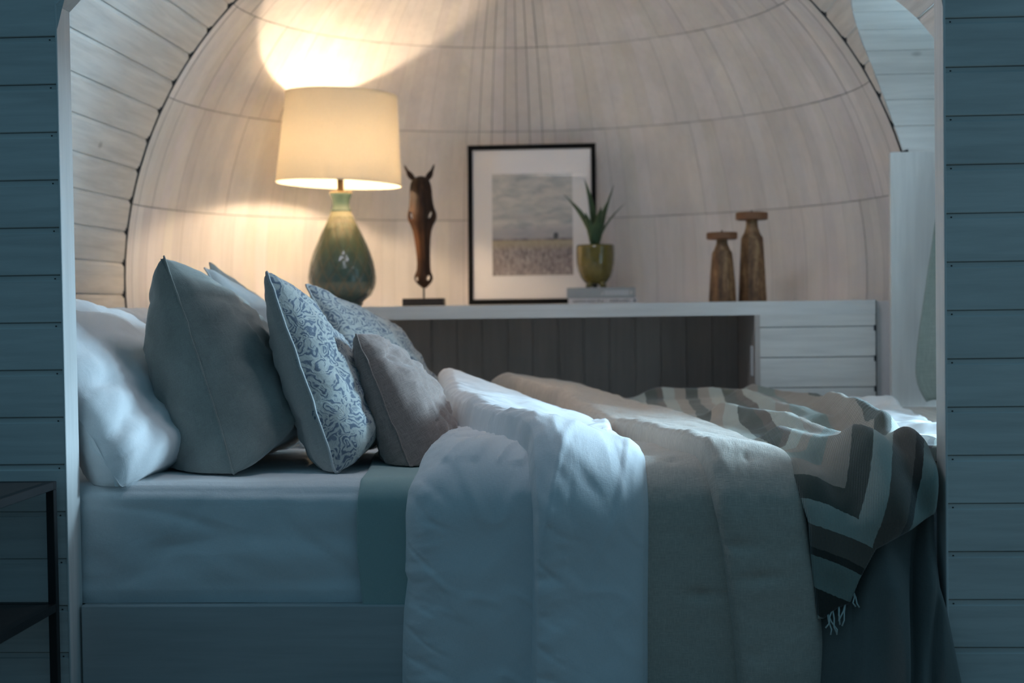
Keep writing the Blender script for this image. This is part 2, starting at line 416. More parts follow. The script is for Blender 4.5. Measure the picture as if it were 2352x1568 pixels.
m = MB(); m.box((JX, DNY - .05, VZ + DZ0 - .014), (XO, DC + DR + .0, VZ + DZ0 + .022)); m.build('window_sill', W_Y, win, bevel=.004)
m = MB()
y0, y1, z0, z1 = DC - DR, DC + DR, VZ + DZ0, VZ + DH
fw_ = .045
zr = VZ + DHR; yn = DNY
m.box((XO - .05, yn, z0), (XO, yn + fw_, zr)); m.box((XO - .05, y1 - fw_, z0), (XO, y1, z1)); m.box((XO - .05, yn, z0), (XO, y1, z0 + fw_)); m.box((XO - .05, yn, zr - fw_), (XO, y1, zr)); m.box((XO - .05, y0, zr), (XO, y0 + fw_, z1)); m.box((XO - .05, 1.05, z0), (XO, 1.09, zr))
arc = [[(xx, DC + r_*math.cos(math.pi*i/24), z1 + r_*math.sin(math.pi*i/24)) for xx, r_ in ((XO - .05, DR), (XO - .05, DR - fw_), (XO, DR - fw_), (XO, DR))] for i in range(25)]
m.grid(arc, closed_v=True); m.build('window_frame', W_SM, win)
t = NT('window_glass'); tr = t.n('ShaderNodeBsdfTransparent'); gl = t.n('ShaderNodeBsdfGlossy'); gl.inputs['Roughness'].default_value = .02
mxs = t.n('ShaderNodeMixShader'); mxs.inputs[0].default_value = .06; t.l(tr.outputs[0], mxs.inputs[1]); t.l(gl.outputs[0], mxs.inputs[2]); t.l(mxs.outputs[0], t.t.nodes['Material Output'].inputs[0])
m = MB(); ring_ = [(XO - .025, yn + .01, z0 + .01), (XO - .025, y1 - .01, z0 + .01)] + [(XO - .025, DC + (DR-.01)*math.cos(math.pi*i/24), z1 + (DR-.01)*math.sin(math.pi*i/24)) for i in range(25)] + [(XO - .025, y0 + .01, zr - .01), (XO - .025, yn + .01, zr - .01)]
m.add(ring_, [tuple(range(len(ring_)))]); m.build('window_pane', t.m, win)
m = MB(); m.box((-.68, .20, 2.60), (.10, .25, 2.625)); m.box((-.68, .75, 2.60), (.10, .80, 2.625)); m.box((-.68, .25, 2.60), (-.62, .75, 2.625)); m.box((.04, .25, 2.60), (.10, .75, 2.625)); struct(m.build('crown_fill_frame', W_SM))  # unseen frame added round the crown fill; the vault has no opening here
# skirt closing the vault below the window, and between jamb and dome
m = MB(); m.quad((JX + .12, YE - .004, .2), (XO, YE - .004, .2), (XO, YE - .004, 1.50), (JX + .12, YE - .004, 1.50)); struct(m.build('trim_7', GAP, recalc=False))

# built-in shelf along the dome
SY = 1.96; SZ = 1.016
sh = empty('built_in_shelf', (-.3, SY, 0), 'long white built-in shelf with an open dark recess below, across the domed end', 'shelf')
def dome_y(x, z): return YE + math.sqrt(max(0, VR**2 - (x - VX)**2 - (z - VZ)**2))
xs = np.linspace(-1.70, 1.085, 60)
m = MB()
top = [(x, dome_y(x, SZ) - .004, SZ) for x in xs]; bot = [(x, p[1], SZ - .052) for x, p in zip(xs, top)]
n = len(xs)
m.v = [(x, SY, SZ) for x in xs] + top + bot + [(x, SY, SZ - .052) for x in xs]
for i in range(n - 1):
    m.f += [(i, i+1, n+i+1, n+i), (2*n+i, 2*n+i+1, 3*n+i+1, 3*n+i), (3*n+i, 3*n+i+1, i+1, i), (n+i, n+i+1, 2*n+i+1, 2*n+i)]; m.m += [0]*4
m.f += [(0, n, 2*n, 3*n), (n-1, 4*n-1, 3*n-1, 2*n-1)]; m.m += [0, 0]
m.build('shelf_board', W_SMX, sh)
RX = .624
m = MB(); zt = SZ - .002
zl = [SZ - .1005 - .117*k for k in range(4)]
z_hi = SZ - .052
bounds = [SZ - .001] + zl
for i in range(len(bounds)):
    za = bounds[i]; zb = bounds[i + 1] if i + 1 < len(bounds) else .40
    if i == 0: m.box((RX + .002, SY + .0005, zb + .0015), (1.084, SY + .02, z_hi))
    else:
        m.box((RX + .002, SY + .0005, zb + .002), (1.084, SY + .02, za - .0135)); m.box((RX + .002, SY + .004, za - .0135), (1.084, SY + .02, za - .001))
m.build('front_panel', W_X, sh)
m = MB(); m.box((RX + .002, SY + .016, .4), (1.086, SY + .03, z_hi)); 
for z_ in zl: m.box((1.078, SY - .002, z_ - .018), (1.087, SY + .01, z_ + .004))
m.box((1.0845, SY, .4), (1.088, SY + .03, SZ - .002)); m.build('joint_backing', GAP, sh)
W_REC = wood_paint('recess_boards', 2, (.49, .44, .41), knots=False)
m = MB(); m.box((1.066, SY + .031, .40), (1.0845, 2.40, z_hi)); m.build('end_panel', W_SM, sh)
m = MB(); m.box((1.0895, SY + .025, .40), (1.262, SY + .04, SZ - .004)); m.build('side_filler', W_DOMEF, sh)
xl2 = np.linspace(RX + .03, 1.205, 24); m = MB(); P_ = [[(x, YE + .012, .555), (x, max(YE + .02, dome_y(x, .555) - .004), .555)] for x in xl2]; Q_ = [[(x, YE + .012, .53), (x, max(YE + .02, dome_y(x, .555) - .004), .53)] for x in xl2]
m.grid(P_); m.grid(Q_); m.quad(P_[0][0], P_[-1][0], Q_[-1][0], Q_[0][0]); m.build('ledge', W_SMX, sh)
m = MB(); m.box((RX, SY, .42), (RX + .02, 2.61, z_hi)); m.build('recess_side', W_REC, sh)
m = MB()
x = RX
while x > -1.75:
    m.box((x - .109, 2.60, .42), (x - .0012, 2.62, z_hi)); m.box((x - .0012, 2.607, .42), (x, 2.62, z_hi)); x -= .1105
m.build('recess_back', W_REC, sh)
m = MB(); m.box((-1.75, SY, .40), (RX + .02, 2.62, .42)); m.build('recess_bottom', W_REC, sh)
m = MB(); m.box((RX - .007, 2.02, .725), (RX, 2.075, .842)); o = m.build('socket_plate', plain('plastic_white', (.75, .76, .78), .35), sh, bevel=.002); o['label'] = 'white plastic socket plate'

# ------------------------------------------------------------------ bed
bed = empty('built_in_bed', (-.24, .06, 0), 'built-in bed platform with a washed wooden side board between the jambs', 'bed')
m = MB(); m.box((XL + .006, .060, .012), (XR - .006, .092, .247)); m.build('side_board', W_FASCIA, bed, bevel=.004)
m = MB(); m.box((-1.50, .095, .20), (.93, 1.84, .24)); m.build('platform', W_X, bed)
for x in (-1.30, -.3, .78):
    m = MB(); m.box((x - .03, .10, .001), (x + .03, 1.80, .199)); m.build('bearer', W_Y, bed)

def rid(x, y, z=0.): return max(0, .16 - abs(fbm(x, y, z, 2)))/.16
MT = .560; MF = .098            # mattress top, front
def rbox(x0, x1, y0, y1, z0, z1, r, nx, ny, nz, disp):
    """rounded block: front face, top, back, as one wrapped sheet with closed ends"""
    prof = []
    for i in range(nz): prof.append((y0, z0 + (z1 - r - z0)*i/nz, -1, 0))
    for i in range(9): a = math.pi/2*i/8; prof.append((y0 + r - r*math.cos(a), z1 - r + r*math.sin(a), -math.cos(a), math.sin(a)))
    for i in range(1, ny): prof.append((y0 + r + (y1 - y0 - 2*r)*i/ny, z1, 0, 1))
    for i in range(9): a = math.pi/2*i/8; prof.append((y1 - r + r*math.sin(a), z1 - r + r*math.cos(a), math.sin(a), math.cos(a)))
    prof.append((y1, z0, 1, 0))
    G = []; uv = []; L = [0]
    for p, q in zip(prof[:-1], prof[1:]): L.append(L[-1] + math.hypot(q[0]-p[0], q[1]-p[1]))
    for i in range(nx + 1):
        x = x0 + (x1 - x0)*i/nx; row = []
        ex = min(1, min(x - x0, x1 - x)/.04); rr = .04*(1 - math.sqrt(max(0, 1 - (1-ex)**2)))
        for (y, z, ny_, nz_), l in zip(prof, L):
            d = disp(x, y, z, l) - rr
            row.append((x, y + ny_*d, z + nz_*d)); uv.append((x, l))
        G.append(row)
    m = MB(); m.grid(G); nr = len(prof)
    m.f.append(tuple(range(nr))); m.m.append(0); m.f.append(tuple(nx*nr + j for j in reversed(range(nr)))); m.m.append(0)
    return m, uv
def sheet_disp(x, y, z, l):
    d = .004*fbm(x*5, y*5, z*5)
    s = min(1, max(0, (z - .25)/.06))
    front = max(0, min(1, (MT - .03 - z)/.08))
    # tension folds sweeping down the side of the sheet
    w = fbm(x*2.2 + z*3.4, (x*1.0 - z*2.4)*.8, 3.1)
    w2 = math.sin(38*(z + .16*math.sin(2.2*x) + .05*fbm(x*2, z*3, 8))) * .0022
    d += front*s*max(0, min(1, (-.30 - x)/.12))*(.020*w + 1.4*w2*(1 if x > -.9 else .4) - .007*rid(x*1.6 + z*4.2, z*1.8 - x*1.2, 4))
    gx = math.sin(14*(x + .35*(z-.25)) + 3*fbm(x, z*2, 1)); d += front*.0035*gx*s*max(0, 1-(z-.25)/.22)
    # fine stretch lines along the top edge
    te = math.exp(-((y - (MF + .05))/.07)**2)*(1 if z > MT - .05 else 0)
    d += te*.0040*math.sin(y*300 + x*3 + 2*fbm(x*1.2, y*8, 2))
    if front > 0: d -= .0035*max(0, 1 - abs(x + 1.02 + .15*math.sin(z*6))/.02)*s   # crease from folding
    if z < .28: d -= (.28 - z)*.35
    return d
m, uv = rbox(-1.535, .965, MF, 1.85, .243, MT, .055, 170, 40, 46, sheet_disp)
o = m.build('mattress', SHEET, None, smooth=True, uv=uv); tag(o, 'mattress in a white fitted sheet, lying on the wooden bed platform', 'mattress')

# draped layers over the bed: the profile runs from the back, over the front edge, down the side
class Prof:
    def __init__(s, yb, yf, z0, r, zb):
        s.yb, s.yf, s.z0, s.r, s.zb = yb, yf, z0, r, zb
        s.a = yb - (yf + r); s.b = r*math.pi/2; s.c = z0 - r - zb; s.L = s.a + s.b + s.c
    def __call__(s, t):
        if t < s.a: return (s.yb - t, s.z0, 0., 1.)
        if t < s.a + s.b:
            q = (t - s.a)/s.r; return (s.yf + s.r - s.r*math.sin(q), s.z0 - s.r + s.r*math.cos(q), -math.sin(q), math.cos(q))
        return (s.yf, s.z0 - s.r - (t - s.a - s.b), -1., 0.)
    def hit(s, px, py, off=0.):
        """where the line of sight through a traced outline point meets the layer"""
        d = ray(px, py); prev = None; N = 500
        for i in range(N, -1, -1):
            t = s.L*i/N; y, z, ny, nz = s(t); y += ny*off; z += nz*off
            k = (y - CAM[1])/d[1]; f = CAM[2] + d[2]*k - z
            if prev is None and f <= 0: return t, CAM[0] + d[0]*k
            if prev is not None and f*prev[0] <= 0: return t, CAM[0] + d[0]*k
            prev = (f, t)
        return 0., CAM[0] + d[0]*k
def edge(prof, pts, off):
    h = sorted(prof.hit(px, py, off) for px, py in pts)
    ts = [a for a, b in h]; x_ = [b for a, b in h]
    return lambda t: float(np.interp(t, ts, x_))
def edge2(prof, front, top, off):
    """outline from traced points on the hanging side and (y, x) points on the top of the bed"""
    h = [prof.hit(px, py, off) for px, py in front] + [(prof.yb - y, x) for y, x in top]; h.sort()
    ts = [a for a, b in h]; x_ = [b for a, b in h]
    return lambda t: float(np.interp(t, ts, x_))
def efun(d, r):
    q = min(1, max(0, d/r)); return (1 - (1 - q)**2.2)**(1/2.2)
def drape(name, prof, left, right, T, offL, offR, rl, rr, mat, nu=90, nt=220, t0=0., tend=None, disp=None, under=.004, tend_r=.03, uvf=None, parent=None, flare=None):
    G = []; B = []; uv = []
    for i in range(nu + 1):
        u = i/nu; u = u - .35*math.sin(2*math.pi*u)/(2*math.pi)*1.0       # denser at the edges
        ro = []; bo = []
        te = tend(u) if tend else prof.L
        for j in range(nt + 1):
            t = t0 + (te - t0)*j/nt
            y, z, ny, nz = prof(t); xl, xr = left(t), right(t); x = xl + (xr - xl)*u
            off = offL + (offR - offL)*u
            e = efun(x - xl, rl)*efun(xr - x, rr)*efun(t - t0 + 1e-4, tend_r)*(efun(te - t + 1e-4, .02) if tend else 1)
            th_ = T(x, t, u) if callable(T) else T
            d = off*min(1, e + .25) + e*(th_ + (disp(x, t, u, y, z) if disp else 0))
            if flare: y -= flare*max(0, min(1.3, (.40 - z)/.28))*max(0, min(1, (x - .50)/.13))
            ro.append((x, y + ny*d, z + nz*d)); q = off*.2 - under
            bo.append((x, y + ny*q, z + nz*q)); uv.append(uvf(x, t) if uvf else (x, t))
        G.append(ro); B.append(bo)
    m = MB(); m.grid(G); b = len(m.v); m.grid(B); uv = uv + uv; n = nt + 1
    for i in range(nu):
        for j in (0, nt): m.f.append((i*n+j, (i+1)*n+j, b+(i+1)*n+j, b+i*n+j)); m.m.append(0)
    for j in range(nt):
        for i in (0, nu): m.f.append((i*n+j, i*n+j+1, b+i*n+j+1, b+i*n+j)); m.m.append(0)
    return m.build(name, mat, parent, smooth=True, uv=uv), G

P0 = Prof(1.88, MF - .022, MT + .004, .06, .24)
o, _ = drape('top_sheet', P0, edge(P0, [(860, 1040), (845, 1078), (826, 1120), (818, 1180), (820, 1280), (832, 1388)], .004), lambda t: -.30, .006, .0, .0, .012, .02, SAGE,
             nu=50, disp=lambda x, t, u, y, z: .003*fbm(x*5, t*4, 2) + (.006*max(0, fbm(x*14, z*3, 5))*max(0, 1 - (z - .25)/.14) if z < .4 else 0))
tag(o, 'plain sage green top sheet, folded beside the white duvet', 'sheet')

P1 = Prof(1.86, MF - .012, MT + .012, .085, .045)
# grey bedspread, under everything at the foot of the bed
def spread_disp(x, t, u, y, z):
    d = .004*fbm(x*5, t*4, 7)
    f = max(0, min(1, (.56 - z)/.25))
    # hanging folds on the side
    for c, w, a, lean in ((.715, .045, .072, .20), (.835, .036, .055, .03)):
        cx = c + lean*(.45 - z)*(.6)
        d += f*a*math.exp(-((x - cx)/w)**2)
    cx2 = .768 + .13*(z - .1); d -= f*.06*math.exp(-((x - cx2)/.013)**2) + f*.03*math.exp(-((x - cx2 - .05)/.010)**2)*max(0, min(1, (.42 - z)/.2))
    d -= f*.035*max(0, min(1, (.655 + .10*(z - .1) - x)/.03))
    d += f*.014
    d += .03*max(0, min(1, (y - .35)/1.25))
    if y > .5:                                     # bunched towards the window
        g = max(0, min(1, (x - .60)/.3)); d += g*(.030 + .026*fbm(x*5, y*6, 4) + .012*math.sin(16*(x*1.2 + y)))
    elif y > .15:
        g = max(0, min(1, (x - .60)/.25))*min(1, (y-.15)/.25); d += g*(.03 + .012*fbm(x*6, y*7, 4) + .008*math.sin(34*(x*.3 + y)))
    return d
def rS(t):
    y, z = P1(t)[:2]
    if y < .14: return float(np.interp(z, (.05, .24, .30), (.895, .872, .858)))
    return float(np.interp(y, (.14, .26), (.858, 1.075)))
spread, _ = drape('bedspread', P1, lambda t: .28, rS, .010, .004, .004, .02, .02, SPREAD, nu=150, nt=240, t0=P1.yb - .62, disp=spread_disp, flare=.11)
rW = lambda t: float(np.interp(P1(t)[0], (.16, .3), (.86, 1.085)))
blk, _ = drape('white_blanket', P1, lambda t: .25, rW, .012, .006, .006, .004, .02, DUVET, nu=120, nt=160, tend=lambda u: P1.yb - .22, disp=spread_disp)
tag(blk, 'rumpled white blanket lying on the bed below the window sill, beyond the striped throw', 'blanket')
tag(spread, 'plain grey bedspread hanging in dark folds below the striped throw', 'bedspread')

# linen quilt: lower layer, then its folded-back half
quilt = empty('linen_quilt', (.3, .2, MT), 'oatmeal linen quilt folded back, between the white duvet and the striped throw', 'quilt')
PQ = Prof(1.84, MF - .026, MT + .022, .095, .03)
tufts = [PQ.hit(*p, .03) for p in ((1410, 1365), (1545, 1057), (1612, 1366))]
def quilt_disp(x, t, u, y, z):
    d = .006*fbm(x*4, t*3.2, 11) + .0022*fbm(x*14, t*30, 5) * (1 if z > .5 else .55)
    for tt, tx in tufts:
        dx, dt = x - tx, t - tt; d -= .010*math.exp(-(dx*dx/.0025 + dt*dt/.0002)) + .006*math.exp(-(dx*dx + dt*dt)/.00012)
    return d
lq = lambda t: .05
rq = edge(PQ, [(1740, 1567), (1720, 1400), (1700, 1200), (1660, 1080), (1500, 960), (1300, 880)], .03)
drape('lower_layer', PQ, lq, lambda t: rq(t) + .06, .026, .004, .012, .03, .03, LINEN, nu=80, disp=quilt_disp, parent=quilt)
PQ2 = Prof(1.88, MF - .03, MT + .026, .10, .02)
le = edge2(PQ2, [(1692, 1567), (1682, 1450), (1667, 1330), (1647, 1200), (1638, 1160)], [(.16, .262), (.27, .225), (.53, .165), (.79, .05), (1.2, -.05), (1.5, -.14), (1.86, -.44)], .035)
re = edge2(PQ2, [(1897, 1567), (1894, 1480), (1886, 1400), (1871, 1300), (1858, 1210)], [(.17, .508), (.30, .482), (.6, .44), (.94, .386), (1.37, .257), (1.6, .127), (1.86, -.13)], .028)
tufts2 = [PQ2.hit(*p, .09) for p in ((1750, 1330), (1713, 1036), (1690, 1260))]
def quilt2_disp(x, t, u, y, z):
    d = .012*fbm(x*3, t*2.4, 21) + .0028*fbm(x*16, t*34, 9)*(1 if z > .5 else .5) + .004*fbm(x*9, t*10, 2)
    for tt, tx in tufts2:
        dx, dt = x - tx, t - tt; d -= .008*math.exp(-(dx*dx/.004 + dt*dt/.0002)) + .004*math.exp(-(dx*dx + dt*dt)/.00008)
    lw = max(0, 1 - u/.3); d += lw*.0035*math.sin(t*95 + 5*fbm(x*4, t*5, 1))*(1 if z > .5 else .4)
    return d
T2 = lambda x, t, u: float(np.interp(PQ2(t)[0], (.1, .5, .94, 1.37, 1.6, 1.86), (.050, .045, .050, .075, .105, .17)))*(1 - .25*u)
drape('folded_layer', PQ2, le, re, T2, .034, .018, .05, .055, LINEN, nu=100, nt=260, t0=.02, disp=quilt2_disp, tend_r=.10, parent=quilt)

# white duvet: lower half, then the half folded back on top
duvet = empty('duvet', (-.2, .2, MT), 'puffy white duvet folded back in two thick layers, hanging over the bed side', 'duvet')
PD = Prof(1.60, MF - .02, MT + .012, .09, .03)
ld = edge(PD, [(1075, 985), (1035, 1012), (985, 1050), (958, 1092), (936, 1135), (930, 1180), (931, 1250), (929, 1310), (935, 1330), (926, 1400), (923, 1480), (922, 1567)], .02)
def pucker(d_edge, t, z): return .011*max(0, 1 - d_edge/.13)*fbm(t*20 + d_edge*4, d_edge*5, 3) - .007*max(0, 1 - d_edge/.16)*max(0, .2 - abs(fbm(t*13 - d_edge*6, d_edge*3, 13)))*5

def duv_disp(x, t, u, y, z):
    d = .016*fbm(x*2.6, t*1.7, 31) + .006*fbm(x*6 + t*3, t*4, 12) + pucker(x - ld(t), t, z)
    if z < .55: d += .010*math.sin(13*(x + .25*(z - .3)) + 2.2*fbm(x*2, z*2, 5))*min(1, (.55 - z)/.2) + .004*rid(x*5 + z*3, z*4, 7)
    else: d += .007*rid(x*4, t*9 + x*10, 6)
    return d
drape('lower_fold', PD, ld, lambda t: .06, .088, .004, .004, .10, .03, DUVET, nu=110, nt=240, t0=.75, disp=duv_disp, tend_r=.12, parent=duvet)
PU = Prof(1.56, MF - .03, MT + .02, .105, .025)
lu = edge2(PU, [(1217, 1567), (1221, 1400), (1222, 1300), (1222, 1180)], [(.12, -.175), (.2, -.235), (.3, -.29), (.43, -.345), (.58, -.40), (1.0, -.50), (1.45, -.57)], .07)
ru = edge2(PU, [(1489, 1567), (1490, 1400), (1491, 1300), (1492, 1150)], [(.16, .135), (.25, .12), (.38, .10), (.79, .03), (1.14, -.12), (1.5, -.32)], .03)
def duv2_disp(x, t, u, y, z):
    d = .020*fbm(x*2.4, t*1.5, 41) + .006*fbm(x*6 - t*3, t*4, 15) + pucker(x - lu(t), t, z)*.9
    if z < .55: d += .009*math.sin(15*(x - .2*(z - .3)) + 2.2*fbm(x*2, z*2, 8))*min(1, (.55 - z)/.2)
    else: d += .012*fbm(x*4, t*5, 51)*min(1, max(0, (y-.3)/.3))
    w_ = math.exp(-((t - PU.a - .03)/.26)**2); d += w_*(.0045*rid(x*6.5 + t*1.6, t*2.2, 26) - .004*rid(x*5 - t*2.4, t*2.6, 36)) + .003*rid(x*4 + t, t*5, 46)
    d -= .006*math.exp(-((u - .965)/.012)**2)
    return d
TU = lambda x, t, u: float(np.interp(PU(t)[0], (.1, .35, .8, 1.4), (.085, .085, .105, .145)))*(1 - .6*u**1.6)
drape('upper_fold', PU, lu, ru, TU, .085, .026, .065, .05, DUVET, nu=120, nt=260, t0=.02, disp=duv2_disp, tend_r=.16, parent=duvet)

# striped throw with chevron bands
def throw_mat():
    t = NT('striped_wool'); uv = t.n('ShaderNodeUVMap', uv_map='UVMap'); sp = t.n('ShaderNodeSeparateXYZ'); t.l(uv.outputs[0], sp.inputs[0])
    wob = t.noise(t.coord('UV', (1, 1, 1)), 90, 1)
    a, b = sp.outputs[0], sp.outputs[1]              # already chevron coordinates
    c = t.math('MULTIPLY', t.math('MAXIMUM', a, b), 1.25); c = t.math('ADD', c, t.math('MULTIPLY', t.math('SUBTRACT', wob, .5), .006))
    DG, DT, MI, SA, TA, BK = (.10, .11, .092), (.17, .14, .115), (.47, .50, .445), (.28, .33, .295), (.40, .345, .285), (.058, .052, .044)
    seq = [(-1.2, TA)]
    x = -1.15
    while x < -.30:
        for w, col in ((.055, DG), (.045, TA), (.05, MI), (.07, DG), (.03, TA), (.06, MI)): seq.append((x, col)); x += w
    seq = [s for s in seq if s[0] < -.22] + [(-.22, SA), (-.15, TA), (-.06, DG), (-.0, MI), (.062, DT), (.128, BK), (.152, SA), (.25, BK), (.33, MI), (.37, DT), (.42, SA)]
    # keep the stops few: one repeating ramp for the far bands, one for the near chevron
    near = t.ramp(t.math('MULTIPLY', t.math('ADD', c, .25), 1/.75), [(max(0, (x + .25)/.75), col) for x, col in seq if x >= -.23], 'CONSTANT')
    fr = t.math('FRACT', t.math('MULTIPLY', t.math('ADD', c, 3.10), 1/.36))
    far = t.ramp(fr, [(0, DG), (.15, TA), (.30, MI), (.47, DG), (.62, DT), (.70, MI), (.86, TA)], 'CONSTANT')
    col = t.mix(far, near, t.math('GREATER_THAN', c, -.22))
    tc = t.n('ShaderNodeTexCoord')
    mp = t.n('ShaderNodeMapping'); t.l(tc.outputs['Object'], mp.inputs[0])
    w1 = t.n('ShaderNodeTexWave', wave_type='BANDS', bands_direction='X'); w1.inputs['Scale'].default_value = 95; w1.inputs['Distortion'].default_value = .6; t.l(mp.outputs[0], w1.inputs['Vector'])
    fz = t.noise(mp.outputs[0], 380, 3)
    col = t.mix(col, t.ramp(t.math('ADD', t.math('MULTIPLY', w1.outputs['Fac'], .5), t.math('MULTIPLY', fz, .5)), [(.25, (.74,)*3), (.7, (1.08,)*3)]), 1, 'MULTIPLY')
    t.base(col); t.rough(.95); t.spec(.08); t.b.inputs['Sheen Weight'].default_value = .45
    t.bump(t.math('ADD', w1.outputs['Fac'], fz), .5, .002); return t.m
THROW = throw_mat()
PT_ = Prof(1.88, MF - .075, MT + .03, .12, .12)
thr = empty('throw_blanket', (.7, .2, MT), 'woollen throw with green, brown and pale chevron stripes, draped at the foot of the bed', 'blanket')
lt_ = edge2(PT_, [(1858, 1200), (1866, 1300), (1880, 1420)], [(.2, .45), (.6, .39), (.94, .32), (1.37, .19), (1.6, .10), (1.86, .02)], .02)
rt_ = edge2(PT_, [(2150, 1090), (2148, 1190)], [(.12, .852), (.2, .90), (.3, .96), (.45, .955), (.6, .86), (.93, .81), (1.4, .78), (1.63, .74), (1.86, .62)], .02)
low = sorted((PT_.hit(px, py, .03)[::-1]) for px, py in ((1850, 1432), (1896, 1426), (1930, 1404), (1955, 1392), (1974, 1340), (2010, 1268), (2080, 1226), (2145, 1188)))
lx = [a for a, b in low]; ltt = [b for a, b in low]
tend_x = lambda x: float(np.interp(x, lx, ltt))
xF0, xF1 = lt_(PT_.L), rt_(PT_.L)
apex_t, apex_x = PT_.hit(1990, 1198, .03)
def uvthrow(x, t):
    dx, dt = x - apex_x, t - apex_t
    dt2 = dt + .02*fbm(x*3, t*2, 2); dx2 = dx + .03*fbm(x*2, t*2.4, 9)
    return (dx2*.955 + dt2*.30*(1 if dt > -.45 else .45/abs(dt)), -dx2*.32 + dt2*.95)
ridges = [((1500, 925), (1700, 935), (1880, 985), .030, .05), ((1660, 965), (1800, 985), (2000, 1062), .036, .045), ((1790, 1005), (1850, 1020), (1985, 1130), .034, .05),
          ((1730, 900), (1850, 935), (2030, 1010), .030, .05), ((1900, 965), (2010, 1000), (2090, 1075), .034, .045), ((2085, 1050), (2120, 1046), (2145, 1042), .012, .03), ((2075, 1180), (2110, 1130), (2148, 1120), .035, .04), ((2060, 1060), (2045, 1120), (2020, 1200), .03, .06), ((1890, 1045), (1930, 1100), (1965, 1150), -.024, .04), ((1960, 1045), (2005, 1075), (2035, 1150), .022, .04), ((2072, 1062), (2085, 1100), (2110, 1160), -.030, .03), ((1870, 1100), (1900, 1180), (1915, 1300), .014, .04)]
RID = []
for *pp, amp, wid in ridges:
    hh = [PT_.hit(a, b, .04) for a, b in pp]
    dense = []
    for (t1, x1), (t2, x2) in zip(hh[:-1], hh[1:]):
        for k in range(41): dense.append((x1 + (x2-x1)*k/40, t1 + (t2-t1)*k/40))
    RID.append((np.array(dense), amp, wid))
def throw_disp(x, t, u, y, z):
    d = .007*fbm(x*4, t*4, 61) + .003*fbm(x*9, t*9, 3) + .038*max(0, min(1, (y - .35)/1.25))
    for arr, amp, wid in RID:
        q = ((arr[:, 0] - x)**2 + (arr[:, 1] - t)**2).min(); d += 1.25*amp*math.exp(-q/(wid*wid))
    if z < .5: d += .012*math.sin(16*x + 7*z) * min(1, (.5 - z)/.15)
    return d
uq = lambda u: u
def tend_u(u):
    te = PT_.L*.9
    for _ in range(40): te = .6*te + .4*min(PT_.L, tend_x(lt_(te) + (rt_(te) - lt_(te))*u))
    return te
_, G = drape('cloth', PT_, lt_, rt_, .012, .012, .03, .02, .022, THROW, nu=150, nt=260, tend=tend_u, disp=throw_disp, under=.0, uvf=uvthrow, parent=thr, tend_r=.02)
FR = plain('fringe_yarn', (.60, .64, .60), .9, spec=.1)
m = MB(); rnd = random.Random(5)
def fringe(p, n_, spread_, L_):
    for k in range(n_):
        a = rnd.uniform(-spread_, spread_); l = L_*rnd.uniform(.6, 1.1)
        q = Vector(p); pts = [q, q + Vector((a*.4*l, -.006, -.4*l)), q + Vector((a*l*.8 + rnd.uniform(-.006, .006), -.012, -.75*l)), q + Vector((a*l, -.012, -l))]
        m.tube(pts, [.0022, .002, .002, .0022], 6)
for i in range(len(G)):
    x, y, z = G[i][-1]
    if x < .66 and x > .575 and i % 9 == 0: fringe((x, y - .004, z + .010), 2, .45, .055)
m.build('fringe', FR, thr, smooth=True)
m = MB()
for i in range(0, len(G), 3):
    x, y, z = G[i][0]
    if .05 < x < .45: fringe((x, y, z + .012), 1, .7, .02)
if m.v: m.build('fringe', FR, thr, smooth=True)

